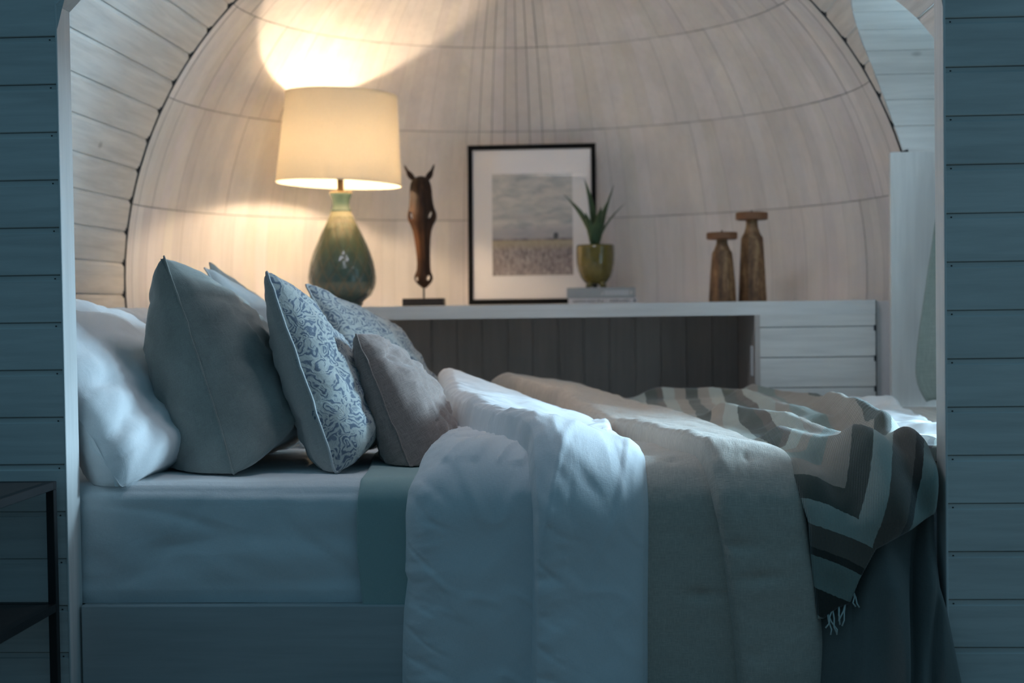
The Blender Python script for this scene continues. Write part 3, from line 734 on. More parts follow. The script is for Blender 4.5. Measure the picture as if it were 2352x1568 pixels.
# ------------------------------------------------------------------ pillows and cushions
def cushion(name, label, cat, TN, TF, BN, BF, tf, tb, mf, mb_, conc=.07, piping=None, pr=.003, group=None, n=44, seed=0, wrk=.006, zmin=MT + .008, q=.42, skew=0, crease=()):
    TN, TF, BN, BF = map(Vector, (TN, TF, BN, BF))
    w = ((TF - TN) + (BF - BN)).normalized(); up = ((TN - BN) + (TF - BF)).normalized(); nrm = w.cross(up).normalized()
    root = empty(name, ((BN + BF)/2)[:], label, cat, group)
    W_ = ((TF - TN).length + (BF - BN).length)/2; H_ = ((TN - BN).length + (TF - BF).length)/2
    def pos(u, v, side):
        cu_ = conc*(1 - abs(v)**3); cv = conc*(1 - abs(u)**3)
        uu = u*(1 - cu_); vv = v*(1 - cv)
        kk = 1 - .03*abs(u*v)**10; uu *= kk; vv *= kk
        a, b = (uu + 1)/2, (vv + 1)/2
        p = BN*(1-a)*(1-b) + BF*a*(1-b) + TN*(1-a)*b + TF*a*b
        g = max(0, (1 - abs(u)**(2.6 if u < 0 else 3.2))*(1 - abs(v)**(2.4 if v > 0 else 8)))**q
        g = max(g, .05*(1 - max(abs(u), abs(v))**16))
        g *= 1 - .16*v
        th_ = (tf if side > 0 else tb)*g
        s_ = fbm(u*2 + seed, v*2, seed*1.7 + side)*wrk*3*g + fbm(u*6 + seed, v*6, seed + 2 + side)*wrk*min(1, g*2.5)
        s_ -= wrk*1.1*rid(u*1.6 + v*.8 + seed, v*1.5 - u*.5, seed)*min(1, g*1.6) + wrk*.5*rid(u*4 + seed*2, v*3, seed + 5)*min(1, g*1.6)
        for (cu0, cv0, du, dv, dep, wid) in crease:
            if side > 0:
                k = max(0, min(1, ((u - cu0)*du + (v - cv0)*dv)/(du*du + dv*dv))); dd = (u - cu0 - k*du)**2 + (v - cv0 - k*dv)**2
                s_ -= dep*math.exp(-dd/(wid*wid))*(1 - .5*k)
        p = p + nrm*(side*(th_ + s_*1.0) + skew*g*0)
        # seam waviness
        e = max(abs(u), abs(v)); p += nrm*(.006*fbm(u*3 + 5, v*3, seed + 9))
        if p.z < zmin: p.z = zmin + (p.z - zmin)*.02
        return p
    grid = [-1 + 2*i/n for i in range(n + 1)]
    grid = [math.sin(g*math.pi/2)*.45 + g*.55 for g in grid]
    for side, nm, mt in ((1, 'front_cover', mf), (-1, 'back_cover', mb_)):
        PG = [[pos(u, v, side) for v in grid] for u in grid]
        m = MB(); m.grid(PG); nn = len(grid); LU = np.zeros((nn, nn)); LV = np.zeros((nn, nn))
        for a in range(1, nn):
            for b in range(nn):
                LU[a, b] = LU[a-1, b] + (PG[a][b] - PG[a-1][b]).length; LV[b, a] = LV[b, a-1] + (PG[b][a] - PG[b][a-1]).length
        LU -= LU[nn//2]; LV -= LV[:, nn//2:nn//2+1]
        uv = [(LU[a, b] + seed*.37, LV[a, b]) for a in range(nn) for b in range(nn)]
        m.build(nm, mt, root, smooth=True, uv=uv)
    loop = [(u, -1) for u in grid[:-1]] + [(1, v) for v in grid[:-1]] + [(-u, 1) for u in grid[:-1]] + [(-1, -v) for v in grid[:-1]]
    if piping is not None:
        m = MB(); m.tube([pos(u, v, 0) + Vector((0, 0, .0)) for u, v in loop], pr, 6, closed=True)
        m.build('piping', piping, root, smooth=True, uv=[(0, i*.01) for i in range(len(m.v))])
    return root
# white pillows against the head end
cushion('pillow', 'white pillow nearest the left jamb, its corner resting on the fitted sheet', 'pillow',
        (-1.55, .12, 1.03), (-1.50, .80, 1.0), (-1.235, .085, .54), (-1.21, .75, .53), .125, .12, PILLOWC, PILLOWC, conc=.04, seed=1, wrk=.0030, group='white pillows at the head of the bed', zmin=MT - .006,
        crease=((-1, -.5, .8, .25, .02, .10), (-1, .1, .7, -.3, .016, .09), (-.95, -.95, .5, .5, .018, .1), (-.95, -.05, .75, .18, .008, .022), (-.9, -.35, .55, -.12, .008, .02), (-.9, -.5, .3, .35, .006, .018), (-.98, -.7, .4, .1, .008, .025)))
cushion('pillow', 'white pillow tucked between the nearest white pillow and the large grey-green cushion', 'pillow',
        (-1.58, .42, 1.07), (-1.52, 1.00, 1.00), (-1.25, .40, .545), (-1.20, .98, .545), .10, .05, PILLOWC, PILLOWC, conc=.03, seed=2, wrk=.007, group='white pillows at the head of the bed')
cushion('pillow', 'crumpled white pillow standing farthest back beside the vault boards', 'pillow',
        (-1.62, 1.02, 1.03), (-1.52, 1.56, 1.02), (-1.34, 1.02, .55), (-1.30, 1.56, .55), .09, .08, PILLOWC, PILLOWC, conc=.03, seed=3, wrk=.009, group='white pillows at the head of the bed')
# large grey-green cushions
cushion('cushion', 'large grey-green velvet cushion, tallest and nearest the camera', 'cushion',
        aty(372, 578, .31), (-1.20, .92, 1.00), aty(538, 1102, .235), (-1.00, .88, .545), .185, .19, VELVET, VELVET, conc=.11, piping=VELVET, pr=.0028, seed=4, wrk=.007, group='grey-green cushions', crease=((-1, 1, .5, -.9, .012, .09), (-1, .6, .5, -.1, .008, .06), (-.6, -1, .3, .3, .01, .08)))
cushion('cushion', 'pale grey cushion peeking out behind the tall grey-green velvet cushion', 'cushion',
        aty(462, 606, 1.00), (-1.02, 1.46, .90), (-.93, .96, .55), (-.80, 1.44, .55), .10, .04, PALE, PALE, conc=.05, piping=PALE, pr=.003, seed=5, wrk=.005)
cushion('cushion', 'grey-green cushion deepest on the bed, its corner tip above the pale one', 'cushion',
        aty(476, 594, 1.12), (-1.06, 1.66, .93), (-1.12, 1.12, .55), (-.94, 1.66, .55), .07, .05, VELVET, VELVET, conc=.06, piping=VELVET, pr=.003, seed=6, wrk=.005, group='grey-green cushions')
# patterned cushions and the small brown one
cushion('cushion', 'blue and white scroll-patterned cushion nearest the camera, with a pale piped edge', 'cushion',
        aty(609, 615, .36), (-.93, .86, .95), aty(775, 1098, .255), (-.71, .86, .55), .135, .085, PAISLEY, PLAINL, conc=.085, piping=PIPE, pr=.0042, seed=7, wrk=.005, group='scroll-patterned cushions', crease=((-1, -.4, .35, .1, .012, .08), (-1, .1, .3, -.1, .008, .07)))
cushion('cushion', 'blue and white scroll-patterned cushion farther back, below the lamp', 'cushion',
        aty(697, 646, .98), (-.72, 1.52, .94), (-.66, .97, .55), (-.54, 1.50, .55), .11, .05, PAISLEY, PLAINL, conc=.06, piping=PIPE, pr=.004, seed=8, wrk=.005, group='scroll-patterned cushions')
cushion('cushion', 'small brown-grey wool cushion leaning in front of the patterned ones', 'cushion',
        aty(816, 762, .46), (-.70, .84, .88), aty(948, 1090, .34), (-.49, .76, .56), .13, .085, BROWN, BROWN, conc=.05, piping=BROWN, pr=.0025, seed=9, wrk=.006, zmin=MT + .014, crease=((-.8, .55, .35, .2, .014, .05), (-.7, -.55, .5, .1, .012, .05), (-1, .6, .4, -.2, .01, .05)))

# ------------------------------------------------------------------ table lamp
LX, LY = -1.082, 2.55
k = (LY + 3.57)/FPX            # metres per photo pixel at the lamp
lamp = empty('table_lamp', (LX, LY, SZ), 'lit table lamp with a cream drum shade and a green glazed teardrop base', 'lamp')
def glaze():
    t = NT('leaf_glaze'); g = t.coord('Object'); sp = t.n('ShaderNodeSeparateXYZ'); t.l(g, sp.inputs[0])
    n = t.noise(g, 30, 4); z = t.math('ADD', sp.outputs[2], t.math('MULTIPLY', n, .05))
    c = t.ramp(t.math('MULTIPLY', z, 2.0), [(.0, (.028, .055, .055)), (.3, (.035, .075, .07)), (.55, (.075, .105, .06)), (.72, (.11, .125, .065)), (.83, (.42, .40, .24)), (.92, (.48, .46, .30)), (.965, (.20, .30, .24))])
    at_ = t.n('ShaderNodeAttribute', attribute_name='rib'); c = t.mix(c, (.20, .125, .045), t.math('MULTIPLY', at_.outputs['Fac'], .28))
    t.base(c); t.rough(.22); t.b.inputs['Coat Weight'].default_value = .5; t.b.inputs['Coat Roughness'].default_value = .08; return t.m
prof = [(40, 700), (47, 699), (48, 694), (48, 690), (56, 684), (66, 674), (73, 660), (77, 645), (77.5, 632), (76, 615), (72, 597), (66, 578), (59, 560), (51, 542), (43, 526), (36, 512), (30, 499), (26, 488), (23.5, 480)]
rb = lambda p: (p[0]*k, (701 - p[1])*k)
pp = [rb(p) for p in prof]; zs = [p[1] for p in pp]; rs = [p[0] for p in pp]
m = MB(); NZ, NA = 150, 144; ribv = []
zz = np.linspace(zs[0], zs[-1], NZ); zz[0] = zs[0]
G = []
for z in zz:
    r = float(np.interp(z, zs, rs)); row = []
    v = (z - .02)/(zs[-1] - .02)
    for a in range(NA):
        # overlapping pointed leaves: diamond lattice that tightens towards the neck
        A = a/NA*14; Vv = (v**.85)*7.2
        s1 = (A + Vv/2) % 1; s2 = (A - Vv/2) % 1
        e = min(s1, 1 - s1, s2, 1 - s2); rib = math.exp(-(e/.07)**2) if .06 < v < .93 else 0
        rr = r + (.0028*(1 - rib) - .0014)*(1 if .04 < v < .95 else 0)*min(1, r/.04)
        row.append((LX + rr*math.cos(2*math.pi*a/NA), LY + rr*math.sin(2*math.pi*a/NA), SZ + .001 + z)); ribv.append(rib)
    G.append(row)
m.grid(G, closed_v=True); m.f.append(tuple(range(NA))); m.m.append(0); m.f.append(tuple((NZ-1)*NA + a for a in range(NA))); m.m.append(0)
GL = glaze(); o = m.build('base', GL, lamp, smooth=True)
at = o.data.attributes.new('rib', 'FLOAT', 'POINT'); at.data.foreach_set('value', ribv)
zc_ = lambda py: SZ + .001 + (701 - py)*k
m = MB(); m.lathe([(24*k, zc_(481)), (24.5*k, zc_(478)), (22*k, zc_(475)), (21*k, zc_(470)), (19.5*k, zc_(465)), (20.5*k, zc_(455)), (24*k, zc_(446)), (26*k, zc_(441)), (26*k, zc_(437.5)), (21*k, zc_(436.5))], 48, (LX, LY, 0))
m.build('neck', plain('pale_green_glaze', (.16, .25, .20), .25, coat=.4), lamp, smooth=True)
m = MB(); m.lathe([(25.5*k, zc_(439)), (26.6*k, zc_(438)), (26.6*k, zc_(436)), (8*k, zc_(435))], 48, (LX, LY, 0)); m.build('rim', plain('brass_rim', (.55, .38, .17), .4, .6), lamp, smooth=True)
m = MB(); m.lathe([(7.5*k, zc_(436)), (7.5*k, zc_(396)), (9*k, zc_(395)), (9*k, zc_(372)), (6*k, zc_(370))], 24, (LX, LY, 0)); m.build('socket', plain('dark_socket', (.03, .022, .018), .4), lamp, smooth=True)
bt = NT('lit_bulb'); bt.b.inputs['Emission Color'].default_value = (1, .73, .47, 1); bt.b.inputs['Emission Strength'].default_value = LAMP_STRENGTH; bt.base((1, .9, .8))
bz = zc_(352)
m = MB(); rb_ = .030
m.lathe([(.013, bz - .052), (.014, bz - .038)] + [(rb_*math.cos(a), bz + rb_*math.sin(a)) for a in np.linspace(-.9, 1.5, 14)], 24, (LX, LY, 0)); m.build('bulb', bt.m, lamp, smooth=True)
sm = NT('shade_fabric'); v = sm.coord('Object'); f = sm.noise(v, 260, 2)
df = sm.n('ShaderNodeBsdfDiffuse'); tl = sm.n('ShaderNodeBsdfTranslucent'); mx = sm.n('ShaderNodeMixShader'); mx.inputs[0].default_value = .36
c_ = sm.ramp(f, [(.3, (.68, .64, .55)), (.7, (.74, .70, .61))]); sm.l(c_, df.inputs[0]); sm.l(c_, tl.inputs[0]); sm.l(df.outputs[0], mx.inputs[1]); sm.l(tl.outputs[0], mx.inputs[2])
sm.l(mx.outputs[0], sm.t.nodes['Material Output'].inputs[0])
tilt = math.radians(2.6)
def shade_pt(r, z, a):
    x, y, q = r*math.cos(a), r*math.sin(a), z - zc_(330)
    return (LX + x*math.cos(tilt) + q*math.sin(tilt), LY + y, zc_(330) - x*math.sin(tilt) + q*math.cos(tilt))
zt_, zb_ = zc_(213), zc_(417); rt_s, rb_s = 128*k, 144.5*k
m = MB(); N = 96
G = [[shade_pt(r, z, 2*math.pi*a/N) for a in range(N)] for r, z in ((rt_s - .0016, zt_), (rb_s - .0016, zb_), (rb_s, zb_), (rt_s, zt_))]
G.append(G[0]); m.grid(G, closed_v=True); m.build('lamp_shade', sm.m, lamp, smooth=False)
SHR = plain('shade_binding', (.80, .72, .55), .8)
for r, z in ((rt_s, zt_), (rb_s, zb_)):
    m = MB(); m.tube([shade_pt(r, z, 2*math.pi*a/N) for a in range(N)], .0025, 6, closed=True); m.build('shade_binding', SHR, lamp, smooth=True)
m = MB()
for a in (.6, .6 + 2*math.pi/3, .6 + 4*math.pi/3): m.tube([shade_pt(.012, zt_ - .03, a), shade_pt(rt_s - .002, zt_ - .008, a)], .0016, 6)
m.tube([shade_pt(.012, zt_ - .03, 2*math.pi*a/16) for a in range(16)], .002, 6, closed=True)
for s_ in (-1, 1): m.tube([(LX + s_*.012, LY, zc_(372)), (LX + s_*.05, LY, zc_(345)), (LX + s_*.05, LY, zc_(280)), (LX + s_*.012, LY, zt_ - .03)], .0016, 6)
m.build('harp', plain('harp_wire', (.5, .42, .3), .4, .8), lamp, smooth=True)

# ------------------------------------------------------------------ carved horse head
HX, HY = aty(974, 690, 2.6)[0], 2.6; k = (HY + 3.57)/FPX/2.613*1.0
def horse_wood():
    t = NT('carved_wood'); g = t.noise(t.coord('Object', (26, 26, 2.6)), 2.2, 5, .6, .8)
    b = t.noise(t.coord('Object', (1, 1, 1)), 8, 2)
    c = t.ramp(g, [(.28, (.010, .006, .004)), (.52, (.030, .014, .008)), (.72, (.075, .032, .014))])
    sp = t.n('ShaderNodeSeparateXYZ'); t.l(t.coord('Object'), sp.inputs[0])
    lo = t.math('SUBTRACT', 1.0, t.math('MULTIPLY', t.math('ABSOLUTE', t.math('SUBTRACT', sp.outputs[2], .27)), 5.5)); lo = t.math('MAXIMUM', lo, 0)
    left = t.math('LESS_THAN', sp.outputs[0], .012)
    c = t.mix(c, (.17, .068, .025), t.math('MULTIPLY', t.math('MULTIPLY', lo, left), t.ramp(b, [(.3, (.3,)*3), (.6, (.8,)*3)])))
    t.base(c); t.rough(.6); t.spec(.25); t.bump(g, .35, .004); return t.m
HW = horse_wood()
horse = empty('horse_sculpture', (HX, HY, SZ), 'dark carved wooden horse head on a thin rod and black block', 'sculpture')
hz = lambda y: SZ + (1435 - y)*k
secs = [(1326, 1088, 12, 14), (1318, 1087, 21, 24), (1303, 1086, 38, 36), (1285, 1085, 52, 44), (1268, 1084.5, 57, 46), (1250, 1084.5, 54, 46), (1232, 1085, 46, 44), (1215, 1086, 42, 43), (1180, 1086, 40, 44), (1130, 1085, 41, 47), (1080, 1083, 44, 52), (1030, 1081, 49, 58), (985, 1080, 56, 66), (950, 1080, 68, 72), (925, 1081, 82, 76), (900, 1081, 89, 76), (875, 1081, 86, 74), (850, 1080, 77, 72), (820, 1078, 72, 70), (780, 1077, 68, 68), (740, 1076, 67, 64), (710, 1075, 63, 58), (690, 1075, 57, 50), (672, 1076, 46, 38), (660, 1077, 32, 26), (655, 1078, 14, 12)]
m = MB(); NA = 40; G = []
zs_ = [s[0] for s in secs]
for y in np.concatenate([np.linspace(1326, 655, 80)]):
    f = lambda i: float(np.interp(-y, [-s[0] for s in secs], [s[i] for s in secs]))
    cx_, hw, dp = f(1), f(2), f(3)
    row = []
    for a in range(NA):
        t_ = 2*math.pi*a/NA; ca, sa = math.cos(t_), math.sin(t_)
        ex = .75; x_ = math.copysign(abs(ca)**ex, ca)*hw; y_ = math.copysign(abs(sa)**.9, sa)*dp*(1.05 if sa < 0 else .55)
        if sa < 0: y_ *= 1 + .18*math.exp(-(ca/.35)**2) - .20*math.exp(-((abs(ca) - .72)/.2)**2)
        row.append((HX + (cx_ - 1085 + x_)*k, HY + y_*k, hz(y)))
    G.append(row)
m.grid(G, closed_v=True); m.f.append(tuple(range(NA))); m.m.append(0); m.f.append(tuple(79*NA + a for a in range(NA))); m.m.append(0)
head = m.build('head', HW, horse, smooth=True)
# pierced eyes and nostrils
cut = MB()
for cx_, cy_, rx, rz, tl_ in ((1020, 893, 11, 24, -.28), (1131, 890, 12, 25, .30), (1046, 1271, 9, 13, -.1), (1114, 1266, 11, 17, .25)):
    rings = []
    for y_ in (-.12, .12):
        rings.append([(HX + (cx_ - 1085 + rx*math.cos(2*math.pi*a/20)*math.cos(tl_) + rz*math.sin(2*math.pi*a/20)*math.sin(tl_))*k, HY + y_, hz(cy_) + (-rx*math.cos(2*math.pi*a/20)*math.sin(tl_) + rz*math.sin(2*math.pi*a/20)*math.cos(tl_))*k) for a in range(20)])
    b = cut.grid(rings, closed_v=True); cut.f.append(tuple(b + a for a in range(20))); cut.f.append(tuple(b + 20 + a for a in range(20))); cut.m += [0, 0]
co = cut.build('cutter', HW, horse)
md = head.modifiers.new('holes', 'BOOLEAN'); md.operation = 'DIFFERENCE'; md.object = co; md.solver = 'EXACT'
bpy.context.view_layer.update(); dg = bpy.context.evaluated_depsgraph_get()
me = bpy.data.meshes.new_from_object(head.evaluated_get(dg)); head.modifiers.clear(); head.data = me
bpy.data.objects.remove(co)
for base_, tip, wd in (((1032, 672), (977, 585), 17), ((1112, 676), (1160, 582), 18)):
    m = MB(); G = []
    for i in range(15):
        q = i/14; x_ = base_[0] + (tip[0] - base_[0])*q; y_ = base_[1] + (tip[1] - base_[1])*q
        bow = math.sin(q*math.pi)*5*(1 if tip[0] > 1085 else -1); x_ += bow
        wv = wd*(math.sin(min(1, q*1.25 + .28)*math.pi*.86)**.8)*(1 - q**5) + .6
        dx, dy = tip[0] - base_[0], tip[1] - base_[1]; L_ = math.hypot(dx, dy); nx, ny = -dy/L_, dx/L_
        row = []
        for a in range(12):
            t_ = 2*math.pi*a/12; c1, s1 = math.cos(t_)*wv, math.sin(t_)*wv*.45
            if s1 < 0: s1 += .75*wv*.45*math.exp(-(c1/(wv*.6))**2)
            row.append((HX + (x_ - 1085 + nx*c1)*k, HY + s1*k + .004, hz(y_ + ny*c1)))
        G.append(row)
    m.grid(G, closed_v=True); m.f.append(tuple(range(12))); m.m.append(0); m.f.append(tuple(14*12 + a for a in range(12))); m.m.append(0)
    m.build('ear', HW, horse, smooth=True)
m = MB(); m.lathe([(5*k, hz(1392)), (5*k, hz(1318))], 12, (HX, HY, 0)); m.build('rod', BLACK, horse, smooth=True)
m = MB(); m.box((HX - 124*k, HY - .045, SZ + .0005), (HX + 124*k, HY + .045, hz(1389))); m.build('plinth', plain('black_block', (.014, .013, .013), .45), horse, bevel=.002)

# ------------------------------------------------------------------ framed landscape print
fr = empty('framed_picture', (-.27, 3.07, SZ), 'black framed pale seascape print leaning against the domed wall', 'picture')
bl = aty(1076, 693, 3.06); s = (3.06 + 3.57)/FPX
FW, FH = 297*s, 371*s
fx0 = bl[0]; lean = math.radians(5.5); fz0 = SZ + .001
def fp(x, z, d): return (fx0 + x, 3.06 + z*math.sin(lean) + d*math.cos(lean), fz0 + z*math.cos(lean) - d*math.sin(lean) + .002)
def fbox(mb, x0, x1, z0, z1, d0, d1):
    P = [fp(x, z, d) for z in (z0, z1) for x, d in ((x0, d0), (x1, d0), (x1, d1), (x0, d1))]
    mb.add(P, [(0, 3, 2, 1), (4, 5, 6, 7), (0, 1, 5, 4), (1, 2, 6, 5), (2, 3, 7, 6), (3, 0, 4, 7)])
b = 11.5*s
m = MB(); fbox(m, 0, FW, 0, b, 0, .022); fbox(m, 0, FW, FH - b, FH, 0, .022); fbox(m, 0, b, b, FH - b, 0, .022); fbox(m, FW - b, FW, b, FH - b, 0, .022)
m.build('frame', plain('black_frame', (.007, .007, .007), .7, spec=.15), fr, bevel=.001, seg=1)
m = MB(); fbox(m, b, FW - b, b, FH - b, .007, .014); m.build('mat_board', plain('mat_white', (.74, .73, .74), .65, coat=.08), fr)
px0, px1, pz0, pz1 = 56*s, 242*s, 66*s, 303*s
def print_mat():
    t = NT('landscape_print'); sp = t.n('ShaderNodeSeparateXYZ'); uv = t.n('ShaderNodeUVMap', uv_map='UVMap'); t.l(uv.outputs[0], sp.inputs[0])
    x, y = sp.outputs[0], sp.outputs[1]
    sc = lambda a: t.coord('UV', a)
    n = t.noise(sc((1.6, 6, 1)), 2.6, 5, .6, .6); n2 = t.noise(sc((1, 1, 1)), 5, 5, .65, .8); n3 = t.noise(sc((9, 3.5, 1)), 3.2, 5, .7, 1.0); n4 = t.noise(sc((1, 1, 1)), 26, 3, .7)
    sky = t.ramp(n, [(.25, (.30, .32, .34)), (.42, (.44, .46, .46)), (.58, (.56, .55, .53)), (.75, (.64, .62, .60))])
    sky = t.mix(sky, (.34, .33, .37), t.math('MULTIPLY', t.ramp(y, [(.36, (1,)*3), (.44, (.8,)*3), (.52, (0,)*3)]), .75))
    band = t.ramp(y, [(.53, (0,)*3), (.57, (.7,)*3), (.62, (0,)*3)]); sky = t.mix(sky, (.30, .29, .31), t.math('MULTIPLY', band, n2))
    gr = t.ramp(t.math('ADD', t.math('MULTIPLY', n3, .65), t.math('MULTIPLY', n4, .35)), [(.32, (.09, .085, .10)), (.45, (.22, .19, .19)), (.55, (.36, .31, .30)), (.68, (.52, .47, .46))])
    gr = t.mix(gr, (.42, .36, .24), t.ramp(y, [(.24, (0,)*3), (.31, (.75,)*3), (.36, (.85,)*3)]))
    c = t.mix(gr, sky, t.math('GREATER_THAN', t.math('ADD', y, t.math('MULTIPLY', t.math('SUBTRACT', n2, .5), .01)), .35))
    hz_ = t.math('MULTIPLY', t.ramp(y, [(.335, (0,)*3), (.35, (1,)*3), (.372, (.0,)*3)]), t.ramp(n2, [(.4, (.2,)*3), (.6, (1,)*3)])); c = t.mix(c, (.07, .075, .08), hz_)
    tx = t.math('MULTIPLY', t.math('SUBTRACT', x, .79), 28); ty = t.math('MULTIPLY', t.math('SUBTRACT', y, .385), 26)
    rr = t.math('ADD', t.math('MULTIPLY', tx, tx), t.math('MULTIPLY', ty, ty)); rr = t.math('ADD', rr, t.math('MULTIPLY', n4, .8))
    c = t.mix(c, (.05, .06, .065), t.math('MULTIPLY', t.math('LESS_THAN', rr, 1.2), .9))
    t.base(c); t.rough(.55); t.b.inputs['Coat Weight'].default_value = .3; return t.m
m = MB(); fbox(m, px0, px1, pz0, pz1, .0058, .0072)
m.build('print', print_mat(), fr, uv=[(u_, v_) for v_ in (0, 1) for u_ in (0, 1, 1, 0)])

# ------------------------------------------------------------------ books and plant
BY = 2.66; s = (BY + 3.57)/FPX
bl2 = aty(1305, 692, BY)[0]; bl1 = aty(1302, 680, BY)[0]
PAPER = plain('paper', (.72, .70, .66), .8); INK = plain('grey_ink', (.06, .065, .08), .7); WHT = plain('label_grey', (.46, .50, .53), .6)
def book(name, label, x0, w, z0, h, d, cov, marks):
    r = empty(name, (x0 + w/2, BY, z0), label, 'book', 'books under the potted plant')
    m = MB(); m.box((x0, BY, z0), (x0 + w, BY + d, z0 + .003)); m.box((x0, BY, z0 + h - .003), (x0 + w, BY + d, z0 + h)); m.box((x0, BY, z0 + .003), (x0 + w, BY + .004, z0 + h - .003))
    m.build('cover', cov, r, bevel=.001, seg=1)
    m = MB(); m.box((x0 + .004, BY + .004, z0 + .003), (x0 + w - .004, BY + d - .004, z0 + h - .003)); m.build('pages', PAPER, r)
    m = MB()
    for (xa, za, xb, zb, mt) in marks: m.box((xa, BY - .0006, za), (xb, BY + .001, zb), mt)
    m.build('spine_lettering', [INK, WHT, PAPER], r)
h1, h2 = 12.0*s, 24.5*s
mk = []; rg = random.Random(3); z0 = SZ + .0005
def words_(x, x_end, z, h):
    out = []
    while x < x_end:
        for _ in range(rg.randint(4, 8)):
            w = rg.uniform(1.2, 2.3)*s; t_ = rg.choice((1, 1, .72)); out.append((x, z, x + w*.5, z + h*t_, 0)); out.append((x, z + h*t_*.0, x + w, z + h*.28, 0)); out.append((x, z + h*t_*.7, x + w*.9, z + h*t_, 0)); x += w + .8*s
            if x > x_end: break
        x += 1.6*s
    return out
x_ = bl2
mk += words_(x_ + 12*s, x_ + 82*s, z0 + h1*.28, h1*.42); mk += [(x_ + 87*s, z0 + h1*.2, x_ + 87.7*s, z0 + h1*.8, 0)]; mk += words_(x_ + 95*s, x_ + 142*s, z0 + h1*.28, h1*.46); mk += [(x_ + 150*s, z0 + h1*.25, x_ + 154*s, z0 + h1*.75, 0)]
book('book', 'thin off-white book with grey spine lettering, lowest under the potted plant', bl2, 159*s, z0, h1, .21, plain('book_white', (.66, .65, .66), .6), mk)
z1 = z0 + h1 + .0003; x_ = bl1
book('book', 'thicker blue-grey book lying directly under the green plant pot', bl1, 157*s, z1, h2, .20, plain('book_grey', (.33, .36, .38), .6),
     [(x_ + 86*s, z1 + h2*.24, x_ + 142*s, z1 + h2*.72, 1), (x_ + 79*s, z1 + h2*.3, x_ + 80*s, z1 + h2*.42, 2), (x_ + 81*s, z1 + h2*.3, x_ + 82.6*s, z1 + h2*.55, 2), (x_ + 146*s, z1 + h2*.34, x_ + 148*s, z1 + h2*.62, 2)])
z2 = z1 + h2 + .0005
PY = BY + .10; s = (PY + 3.57)/FPX; PX = aty(1368.5, 640, PY)[0]
plant = empty('potted_agave', (PX, PY, z2), 'spiky green agave in an olive green glazed footed pot', 'plant')
def potmat():
    t = NT('olive_glaze'); n = t.noise(t.coord('Object'), 22, 3); t.base(t.ramp(n, [(.3, (.105, .085, .014)), (.7, (.165, .13, .024))])); t.rough(.16); t.b.inputs['Coat Weight'].default_value = .6; return t.m
PM = potmat()
pz = lambda y: z2 + (657 - y)*s
m = MB(); m.lathe([(10*s, pz(650)), (20*s, pz(648.5)), (27*s, pz(644)), (35*s, pz(633)), (40.5*s, pz(618)), (43.5*s, pz(600)), (44*s, pz(582)), (43.6*s, pz(566)), (43*s, pz(560.5)), (41.5*s, pz(559)), (40*s, pz(561)), (39.5*s, pz(566)), (5*s, pz(567))], 56, (PX, PY, 0))
m.build('pot', PM, plant, smooth=True)
for a in (-2.2, -.95, .75, 2.35):
    c = Vector((PX + 24*s*math.cos(a), PY + 24*s*math.sin(a), 0)); m = MB()
    m.tube([(c.x*1 - 3*s*math.cos(a), c.y - 3*s*math.sin(a), pz(644)), (c.x, c.y, pz(651)), (c.x + 3*s*math.cos(a), c.y + 3*s*math.sin(a), pz(656.9))], [8*s, 6.5*s, 4.5*s], 10); m.build('foot', PM, plant, smooth=True)
m = MB(); m.lathe([(39.4*s, pz(564)), (25*s, pz(562)), (4*s, pz(561))], 32, (PX, PY, 0)); m.build('soil', plain('soil', (.05, .028, .018), .95), plant, smooth=True)
def leafmat():
    t = NT('agave_leaf'); n = t.noise(t.coord('Object', (1, 1, .25)), 30, 3)
    at_ = t.n('ShaderNodeAttribute', attribute_name='rim')
    c = t.ramp(n, [(.3, (.022, .055, .022)), (.7, (.045, .095, .035))]); c = t.mix(c, (.14, .17, .09), t.math('MULTIPLY', at_.outputs['Fac'], .8)); t.base(c); t.rough(.45); return t.m
LM = leafmat()
def leaf(tip, w, ctrl=.45, yoff=0., bulge=0.):
    B = Vector((PX, PY, pz(564))); T_ = Vector((PX + tip[0]*s, PY + yoff, pz(564) + tip[1]*s))
    D = T_ - B; B = B + Vector((D.x, D.y, 0)).normalized()*6*s if D.x or D.y else B
    C1 = B + Vector((D.x*ctrl*.35 + bulge*s, D.y*ctrl*.35, D.z*.5)); G = []; rim = []
    for i in range(19):
        q = i/18; p = B*(1-q)**2 + C1*2*q*(1-q) + T_*q*q; dd = ((C1 - B)*(1-q) + (T_ - C1)*q).normalized()
        out = Vector((D.x, D.y - .0001, 0)); out = out.normalized() if out.length > .01 else Vector((0, -1, 0))
        side = dd.cross(out); side = side.normalized() if side.length > .1 else Vector((1, 0, 0))
        face = side.cross(dd).normalized()
        ww = w*s*(.62 + .55*math.sin(min(1, q*1.5)*math.pi*.55))*(1 - q**2.2) + .0006
        row = []
        for a in range(14):
            t_ = 2*math.pi*a/14; c1 = math.cos(t_); s1 = math.sin(t_)
            row.append(p + side*c1*ww + face*(s1*.16*ww*(1-.3*q) + .42*ww*c1*c1*(-1))); rim.append(max(0, abs(c1) - .86)/.14)
        G.append(row)
    m = MB(); m.grid(G, closed_v=True); m.f.append(tuple(range(14))); m.m.append(0); m.f.append(tuple(18*14 + a for a in range(14))); m.m.append(0)
    o = m.build('leaf', LM, plant, smooth=True); at = o.data.attributes.new('rim', 'FLOAT', 'POINT'); at.data.foreach_set('value', rim)
